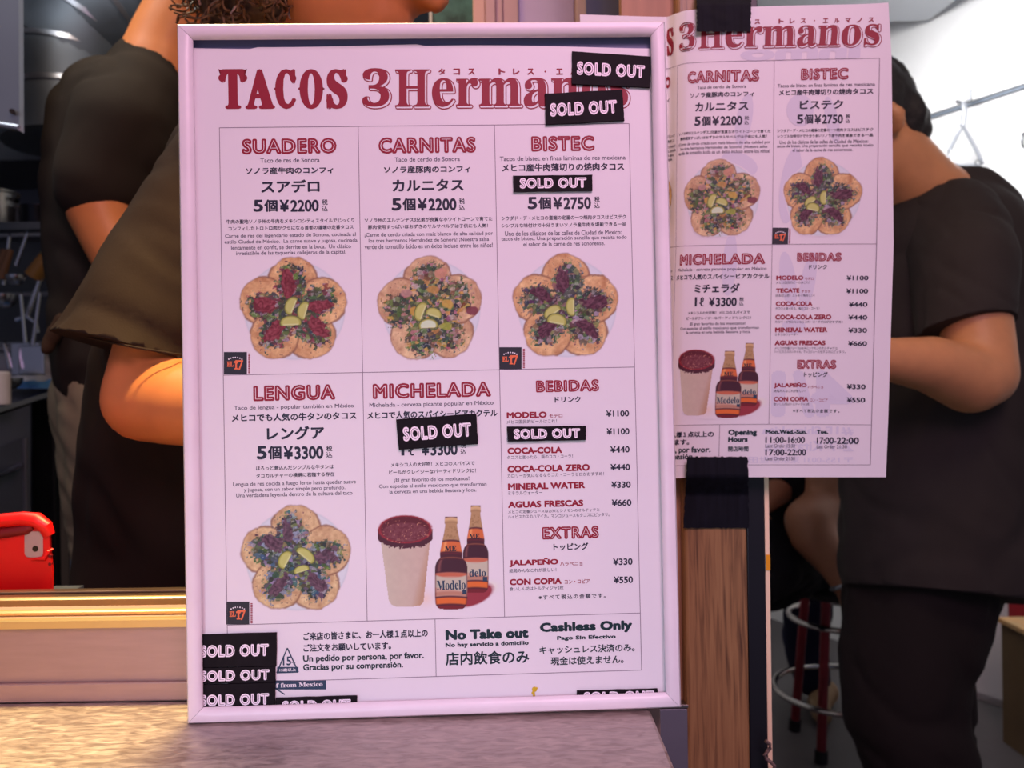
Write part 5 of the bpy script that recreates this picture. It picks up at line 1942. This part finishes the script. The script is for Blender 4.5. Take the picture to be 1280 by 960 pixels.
def head_parts(c, fwd, up, s=1.0):
    """ellipsoids and chains for a head; c is the centre of the skull at eye height"""
    fwd = Vector(fwd).normalized()
    up = Vector(up)
    up = (up - fwd * up.dot(fwd)).normalized()
    rt = fwd.cross(up)
    R_ = Matrix((rt, fwd, up)).transposed()
    c = Vector(c)

    def q(a, b, d_):
        return c + (rt * a + fwd * b + up * d_) * s
    ells = [(q(0, -.012, .03), (.076 * s, .096 * s, .092 * s), R_), (q(0, .024, -.035), (.060 * s, .064 * s, .075 * s), R_),
            (q(0, .050, -.088), (.032 * s, .030 * s, .024 * s), R_)]
    ch = [[(q(0, .088, .008), .009 * s), (q(0, .108, -.030), .013 * s)], [(q(-.014, .094, -.032), .007 * s), (q(.014, .094, -.032), .007 * s)],
          [(q(-.022, .078, -.060), .0075 * s), (q(0, .087, -.058), .008 * s), (q(.022, .078, -.060), .0075 * s)],
          [(q(-.020, .076, -.070), .0075 * s), (q(0, .085, -.071), .008 * s), (q(.020, .076, -.070), .0075 * s)],
          [(q(-.046, .066, .022), .011 * s), (q(0, .082, .020), .010 * s), (q(.046, .066, .022), .011 * s)]]
    for sd in (-1, 1):
        ch.append([(q(sd * .077, -.008, .012), .010 * s), (q(sd * .083, -.014, -.006), .013 * s), (q(sd * .076, -.006, -.030), .008 * s)])
    return ells, ch, q, R_


def eyes(q, R_, parent, s=1.0, m=None):
    """eyeballs set into the sockets, iris, and lowered upper lids in the skin's own material"""
    lid_m = [o for o in parent.children if o.name.startswith('body')][0].data.materials[0]
    for sd in (-1, 1):
        for nm, r, a, b, c, mm in (('eye', .0100, .031, .0700, .003, mat('eye_white', (206, 198, 190), 0.3)), ('iris', .0052, .031, .0757, .0015, mat('dark_iris', (40, 26, 20), 0.2)),
                                   ('eyelid', .0112, .031, .0695, .0066, lid_m)):
            bm = bmesh.new()
            bmesh.ops.create_uvsphere(bm, u_segments=14, v_segments=9, radius=r * s, matrix=Matrix.Translation(q(sd * a, b, c)))
            me = bpy.data.meshes.new(nm)
            bm.to_mesh(me)
            bm.free()
            me.polygons.foreach_set('use_smooth', [True] * len(me.polygons))
            link(nm, me, mm, parent)


def skin(name, rgb):
    m = mat(name, rgb, 0.5, 0, 0.06, 30, 0.08, bdist=.001)
    m.node_tree.nodes['Principled BSDF'].inputs['Subsurface Weight'].default_value = 0.08
    m.node_tree.nodes['Principled BSDF'].inputs['Subsurface Radius'].default_value = (.02, .008, .004)
    return m


def fabric(name, rgb, bs=500):
    return mat(name, rgb, 0.85, 0, 0.12, 6, 0.25, bscale=bs, bdist=.0006, spec=0.15)


def V3(px, py, d):
    return Vector(P(px, py, d))


# ---- worker in the black T-shirt (far left, facing right)
W1 = thing('person', 'person in a black T-shirt with beige apron strings, standing at the left facing right', 'person', tuple(V3(150, 700, 1.38).xy) + (KF,))
SK1 = skin('warm_skin', (200, 122, 66))
els, ch, q, R_ = head_parts(V3(245, -50, 1.36), (1, -.25, -.1), (-.1, 0, 1))
d1 = 1.38
chains = ch + [
    [(V3(232, 10, d1), .062), (V3(208, 62, d1), .066), (V3(190, 120, d1), .08)],
    [(V3(150, 160, 1.26), .058), (V3(122, 262, 1.24), .046), (V3(150, 320, 1.24), .043), (V3(240, 345, 1.26), .036), (V3(318, 330, 1.30), .027)],
    [(V3(190, 160, 1.52), .055), (V3(200, 270, 1.55), .045), (V3(300, 330, 1.40), .036), (V3(350, 330, 1.34), .027)],
    [(V3(170, 170, d1), .09), (V3(160, 300, d1), .09), (V3(150, 460, d1), .09)]] + hand(V3(324, 330, 1.302), (1, -.1, -.1), (0, 0, -1)) + hand(V3(356, 330, 1.34), (1, -.2, -.1), (0, 0, -1), side=-1)
b1_ = remesh('body', chains, .0075, SK1, W1, ells=els, smooth=3)
eyes(q, R_, W1)
remesh('hair', [], .008, mat('black_hair', (26, 22, 22), 0.5, 0, .3, 120, .6, stretch=(1, 1, .2)), W1, fold=.006, fscale=40,
       ells=[(q(0, -.022, .045), (.084, .098, .092), R_), (q(0, -.06, -.005), (.070, .055, .07), R_)])
remesh('t_shirt', [
    [(V3(192, 96, d1), .074), (V3(164, 168, d1), .130), (V3(160, 250, d1), .130), (V3(156, 330, d1), .114), (V3(150, 420, d1), .108), (V3(150, 462, d1), .108)],
    [(V3(166, 135, 1.33), .088), (V3(152, 170, 1.27), .080), (V3(126, 232, 1.245), .066)],
    [(V3(180, 120, 1.45), .09), (V3(192, 165, 1.51), .075), (V3(200, 235, 1.53), .062)]],
    .010, fabric('black_tshirt_cloth', (38, 32, 27)), W1, fold=.010, fscale=8, seed=2, smooth=5)
remesh('trousers', [
    [(V3(153, 484, d1), .106), (V3(164, 600, 1.40), .098), (V3(174, 722, 1.42), .086), (V3(172, 900, 1.42), .062), (V3(170, 1060, 1.42), .055)],
    [(V3(150, 500, 1.46), .115), (V3(155, 700, 1.50), .085), (V3(158, 900, 1.50), .062), (V3(158, 1060, 1.5), .055)]],
    .012, fabric('tan_denim', (140, 126, 100)), W1, fold=.008, fscale=12, seed=5)
for x, dd in ((150, 1.40), (160, 1.50)):
    p = V3(x, 1000, dd)
    remesh('shoe', [[((p.x - .03, dd, KF + .045), .042), ((p.x + .06, dd - .01, KF + .038), .038), ((p.x + .14, dd - .02, KF + .030), .030)]], .008, M_DARK, W1)
mbx = MB().tube([V3(60, 222, 1.30), V3(61.5, 232, 1.30)], [.0035, .0042], 8)
mbx.build('apron_string', mat('beige_string', (206, 160, 120), 0.7), W1, smooth=True)
MB().tube([V3(63 + 1.2 * math.sin(k * 1.3) + k * .55, 238 + k * 5.6, 1.295) for k in range(15)], [.0045 if k % 4 else .0034 for k in range(15)], 8).build('apron_string', mat('beige_string', (206, 160, 120), 0.7), W1, smooth=True)
remesh('apron_tail', [[(V3(76, 400, 1.27), .010), (V3(64, 425, 1.27), .013), (V3(58, 438, 1.265), .009)]], .006, fabric('brown_apron_cloth', (58, 42, 30)), W1, fold=.004, fscale=20)

# ---- worker in front, dark brown shirt, curly hair
W2 = thing('person', 'person with curly hair in a dark brown shirt, bending behind the framed menu', 'person', tuple(V3(300, 700, .93).xy) + (KF,))
d2_ = .92
SK2 = skin('warm_skin_light', (206, 126, 72))
els, ch, q, R_ = head_parts(V3(428, -72, .86), (1, -.25, -.38), (.35, 0, 1), 1.16)
chains = ch + [
    [(V3(410, -20, .89), .066), (V3(392, 90, .90), .060), (V3(372, 190, .92), .06)],
    [(V3(280, 230, .86), .036), (V3(205, 400, .80), .040), (V3(182, 492, .78), .040), (V3(184, 498, .78), .043), (V3(240, 506, .75), .040), (V3(330, 515, .72), .034), (V3(380, 510, .70), .026)],
    [(V3(380, 230, 1.03), .058), (V3(400, 400, 1.05), .05), (V3(430, 480, .92), .040), (V3(440, 480, .80), .027)],
    [(V3(345, 260, d2_), .08), (V3(300, 400, .96), .10)]] + hand(V3(386, 509, .697), (1, -.1, 0), (0, 0, -1), .95) + hand(V3(440, 480, .79), (.2, -1, 0), (0, 0, -1), .95, -1)
remesh('body', chains, .0075, SK2, W2, ells=els, smooth=3)
eyes(q, R_, W2, 1.16)
remesh('shirt', [
    [(V3(345, 150, d2_), .085), (V3(335, 235, d2_), .115), (V3(300, 340, .95), .13), (V3(285, 440, .97), .14), (V3(280, 500, .98), .14)],
    [(V3(360, 200, .98), .095), (V3(395, 280, 1.03), .075), (V3(402, 370, 1.05), .066)]],
    .009, fabric('dark_brown_shirt_cloth', (44, 33, 26)), W2, fold=.009, fscale=9, seed=11, smooth=5)
remesh('sleeve', [[(V3(290, 195, .88), .052), (V3(272, 205, .85), .048), (V3(168, 442, .80), .0755), (V3(150, 484, .79), .084)]], .007,
       fabric('dark_brown_shirt_cloth', (44, 33, 26)), W2, fold=.005, fscale=12, seed=3, smooth=2,
       cuts=[(V3(168, 440, .80), Vector((-.23, -.15, -.97)).normalized())])
MB().tube([V3(77, 411, .80) + 0 * V3(0, 0, 1), V3(120, 424, .738), V3(168, 434, .722), V3(216, 442, .735), V3(258, 448, .78)], .0012, 6).build('sleeve_hem', fabric('dark_brown_hem', (50, 38, 30)), W2, smooth=True)
remesh('apron', [
    [(V3(275, 440, .97), .142), (V3(262, 560, .98), .150), (V3(262, 700, 1.0), .150), (V3(265, 860, 1.0), .150), (V3(268, 960, 1.0), .148)]],
    .011, fabric('dark_brown_apron_cloth', (46, 34, 26)), W2, fold=.012, fscale=7, seed=4, smooth=5)
remesh('trousers', [[(V3(262, 800, 1.0), .10), ((V3(262, 900, 1.0).x, 1.0, .45), .075), ((V3(262, 900, 1.0).x, 1.0, KF + .08), .06)],
                    [(V3(300, 800, 1.08), .10), ((V3(300, 900, 1.08).x, 1.08, .45), .075), ((V3(300, 900, 1.08).x, 1.08, KF + .08), .06)]], .012, fabric('black_trousers_cloth', (30, 28, 30)), W2)
for xx, yy in ((V3(262, 900, 1.0).x, 1.0), (V3(300, 900, 1.08).x, 1.08)):
    remesh('shoe', [[((xx - .03, yy, KF + .045), .042), ((xx + .06, yy - .01, KF + .038), .038), ((xx + .14, yy - .02, KF + .030), .030)]], .008, M_DARK, W2)
hair = remesh('hair', [], .008, mat('dark_blond_hair', (62, 42, 28), 0.55, 0, .5, 60, .8, ramp2=(104, 74, 46)), W2, fold=.012, fscale=45,
              ells=[(q(0, -.032, .048), (.092, .108, .098), R_), (V3(338, -22, .875), (.082, .085, .070)), (V3(375, -60, .875), (.075, .09, .09))])
mbc = MB()
rr = random.Random(5)
for k in range(620):
    a = rr.uniform(0, 6.283)
    e_ = rr.uniform(-.9, .9)
    base = (V3(333, -22, .875) + Vector((.074 * math.cos(a) * math.cos(e_), .083 * math.sin(a) * math.cos(e_), .066 * math.sin(e_)))) if k % 3 else q(.088 * math.cos(a) * math.cos(e_), -.045 + .10 * math.sin(a) * math.cos(e_) * (1 if math.sin(a) < 0 else .35), .03 + .11 * math.sin(e_))
    ax_ = Vector((rr.uniform(-1, 1), rr.uniform(-1, 1), rr.uniform(-1.4, .2))).normalized()
    s1 = ax_.orthogonal().normalized()
    s2 = ax_.cross(s1)
    R0 = rr.uniform(.004, .009)
    mbc.tube([base + ax_ * (t * .0045) + (s1 * math.cos(t * .9) + s2 * math.sin(t * .9)) * R0 for t in range(9)], .0013, 4)
co_ = mbc.build('hair_curls', mat('curl_hair', (88, 60, 38), 0.45, 0, .5, 90, ramp2=(136, 98, 60)), W2, smooth=True)
co_['kind'] = 'stuff'

# ---- standing person on the right in black
W3 = thing('person', 'person in black T-shirt and trousers standing at the right, arms folded forward, head bowed', 'person', (V3(1140, 900, 1.5).x, 1.5, 0))
SK3 = skin('tan_skin', (204, 142, 98))
els, ch, q, R_ = head_parts(V3(1078, 165, 1.46), (-1, -.15, -.62), (-.5, 0, 1), 1.02)
d3 = 1.50
chains = ch + [
    [(V3(1108, 190, 1.47), .066), (V3(1150, 232, 1.48), .064), (V3(1185, 270, 1.5), .08)],
    [(V3(1205, 330, 1.36), .062), (V3(1222, 420, 1.33), .055), (V3(1228, 468, 1.31), .054), (V3(1212, 474, 1.30), .056), (V3(1165, 456, 1.27), .046), (V3(1110, 449, 1.24), .034), (V3(1062, 440, 1.22), .026)],
    [(V3(1170, 330, 1.62), .058), (V3(1160, 450, 1.64), .05), (V3(1110, 470, 1.5), .04), (V3(1060, 450, 1.38), .027)],
    [(V3(1185, 300, d3), .11), (V3(1165, 600, d3), .12)]] + hand(V3(1056, 439, 1.217), (-1, -.1, .1), (0, 1, 0)) + hand(V3(1054, 448, 1.37), (-.8, -.6, 0), (0, 0, -1), side=-1)
remesh('body', chains, .0075, SK3, W3, ells=els, smooth=3)
eyes(q, R_, W3)
remesh('hair', [], .008, mat('black_hair_soft', (34, 30, 28), 0.55, 0, .3, 120, .5), W3, fold=.005, fscale=40,
       ells=[(q(0, -.020, .046), (.086, .102, .092), R_), (q(0, -.066, -.012), (.068, .050, .072), R_)])
remesh('t_shirt', [
    [(V3(1196, 262, d3), .078), (V3(1185, 330, d3), .155), (V3(1180, 420, d3), .165), (V3(1172, 520, d3), .170), (V3(1172, 620, d3), .172), (V3(1168, 700, d3), .165)],
    [(V3(1215, 250, 1.49), .060), (V3(1236, 262, 1.50), .055), (V3(1245, 330, 1.55), .10), (V3(1255, 430, 1.58), .10), (V3(1258, 560, 1.58), .10), (V3(1240, 650, 1.55), .12), (V3(1225, 700, 1.55), .13)],
    [(V3(1170, 300, 1.58), .09), (V3(1165, 390, 1.62), .075)]],
    .010, fabric('charcoal_tshirt_cloth', (54, 49, 48)), W3, fold=.010, fscale=7, seed=20, smooth=5,
    cuts=[(V3(1165, 735, 1.35), Vector((-.12, -.25, -.96)).normalized())])
remesh('sleeve', [[(V3(1192, 285, 1.44), .088), (V3(1202, 330, 1.38), .085), (V3(1208, 440, 1.33), .074)]], .008, fabric('charcoal_tshirt_cloth', (54, 49, 48)), W3, fold=.006, fscale=12, seed=9, smooth=2,
       cuts=[(V3(1205, 412, 1.34), Vector((.06, -.35, -.93)).normalized())])
zk = 0
lx1, lx2 = V3(1136, 800, 1.48).x, V3(1150, 800, 1.6).x
remesh('trousers', [
    [(V3(1156, 715, 1.5), .128), (V3(1146, 760, 1.5), .132), (V3(1132, 820, 1.48), .118), (V3(1131, 895, 1.46), .102), (V3(1156, 970, 1.44), .094), ((lx1 + .03, 1.46, .30), .070), ((lx1 + .02, 1.48, .08), .062)],
    [(V3(1166, 715, 1.55), .13), (V3(1150, 820, 1.60), .10), (V3(1160, 960, 1.62), .080), ((lx2 + .04, 1.62, .08), .06)]],
    .012, fabric('black_trousers_cloth_b', (33, 28, 28)), W3, fold=.012, fscale=9, seed=8, smooth=4)
for xx, yy in ((lx1, 1.48), (lx2, 1.62)):
    remesh('shoe', [[((xx + .05, yy, .045), .045), ((xx - .05, yy - .01, .038), .040), ((xx - .15, yy - .02, .031), .030)]], .008, M_DARK, W3)

# ---- seated person behind, bare bent arm, on the stool
W4 = thing('person', 'person in black seated on the red-legged stool, bare elbow and a watch showing', 'person', (.93, 2.30, 0))
SK4 = skin('brown_skin', (160, 108, 80))
els, ch, q, R_ = head_parts(V3(905, 330, 2.25), (-1, -.3, -.5), (-.3, 0, 1))
chains = ch + [
    [(V3(920, 370, 2.27), .06), (V3(940, 410, 2.3), .064), (V3(955, 450, 2.3), .08)],
    [(V3(1040, 520, 2.13), .058), (V3(1034, 630, 2.10), .058), (V3(1012, 652, 2.06), .064), (V3(1016, 668, 2.05), .060), (V3(1040, 700, 2.03), .046), (V3(1056, 735, 2.01), .028)],
    [(V3(960, 500, 2.46), .05), (V3(955, 600, 2.4), .045), (V3(975, 612, 2.2), .040), (V3(940, 640, 2.08), .027)],
    [(V3(980, 500, 2.3), .11), (V3(985, 650, 2.3), .12)]] + hand(V3(1058, 741, 2.008), (.3, -.2, -1), (0, 1, 0), .95) + hand(V3(936, 643, 2.07), (-.8, -.3, -.4), (0, 0, -1), .95, -1)
remesh('body', chains, .0085, SK4, W4, ells=els, smooth=3)
eyes(q, R_, W4)
remesh('hair', [], .009, mat('black_hair_soft', (34, 30, 28), 0.55), W4, fold=.006, fscale=40, ells=[(q(0, -.022, .045), (.086, .1, .092), R_), (q(0, -.06, -.01), (.07, .055, .07), R_)])
remesh('shirt', [
    [(V3(958, 455, 2.3), .085), (V3(972, 520, 2.3), .14), (V3(985, 600, 2.3), .145), (V3(1005, 660, 2.32), .145)],
    [(V3(1010, 500, 2.2), .085), (V3(1042, 560, 2.15), .074), (V3(1044, 590, 2.14), .070)],
    [(V3(955, 490, 2.42), .08), (V3(955, 560, 2.42), .065)]], .011, fabric('black_shirt_cloth', (22, 21, 24)), W4, fold=.008, fscale=9, seed=31)
remesh('shorts', [
    [(V3(1030, 674, 2.34), .118), (V3(960, 700, 2.14), .100), (V3(905, 730, 2.02), .085)],
    [(V3(1050, 672, 2.44), .11), (V3(1000, 700, 2.28), .098), (V3(930, 735, 2.20), .085)]], .011, fabric('black_shorts_cloth', (20, 20, 24)), W4, fold=.010, fscale=10, seed=2)
remesh('jeans_leg', [[(V3(1010, 760, 2.56), .075), (V3(1005, 800, 2.62), .07), (V3(1015, 850, 2.66), .06), ((.985, 2.66, .09), .05)]], .011, fabric('navy_denim', (34, 36, 56)), W4, fold=.006, fscale=12)
remesh('jeans_leg', [[(V3(905, 745, 2.04), .08), (V3(885, 860, 2.06), .06), ((.52, 2.1, .09), .05)]], .011, fabric('navy_denim', (34, 36, 56)), W4, fold=.006, fscale=12)
for xx, yy in ((.995, 2.64), (.52, 2.1)):
    remesh('shoe', [[((xx + .03, yy + .01, .045), .042), ((xx - .02, yy - .06, .036), .036), ((xx - .04, yy - .14, .031), .030)]], .008, mat('tan_shoe', (156, 126, 92), 0.6), W4)
wr = V3(1054, 731, 2.013)
dr = (V3(1056, 735, 2.01) - V3(1040, 700, 2.03)).normalized()
s1 = dr.orthogonal().normalized()
s2 = dr.cross(s1)
MB().tube([wr + (s1 * math.cos(a) + s2 * math.sin(a)) * .031 for a in np.linspace(0, 6.283, 24, endpoint=False)], .0055, 8, closed=True).build('watch_strap', mat('silver_watch', (150, 156, 166), 0.3, 0.8), W4, smooth=True)

# ================================================================ single-mesh things get their origin at their own base
for o in list(C.objects):
    if o.parent is None and o.type == 'MESH' and o.rotation_euler.x == 0 and abs(o.location.x) < 1e-9 and abs(o.location.y) < 1e-9:
        n = len(o.data.vertices)
        co = np.zeros(n * 3)
        o.data.vertices.foreach_get('co', co)
        co = co.reshape(-1, 3)
        c = np.array([(co[:, 0].min() + co[:, 0].max()) / 2, (co[:, 1].min() + co[:, 1].max()) / 2, co[:, 2].min()])
        o.data.vertices.foreach_set('co', (co - c).ravel())
        o.location = (c[0], c[1], c[2] + o.location.z)
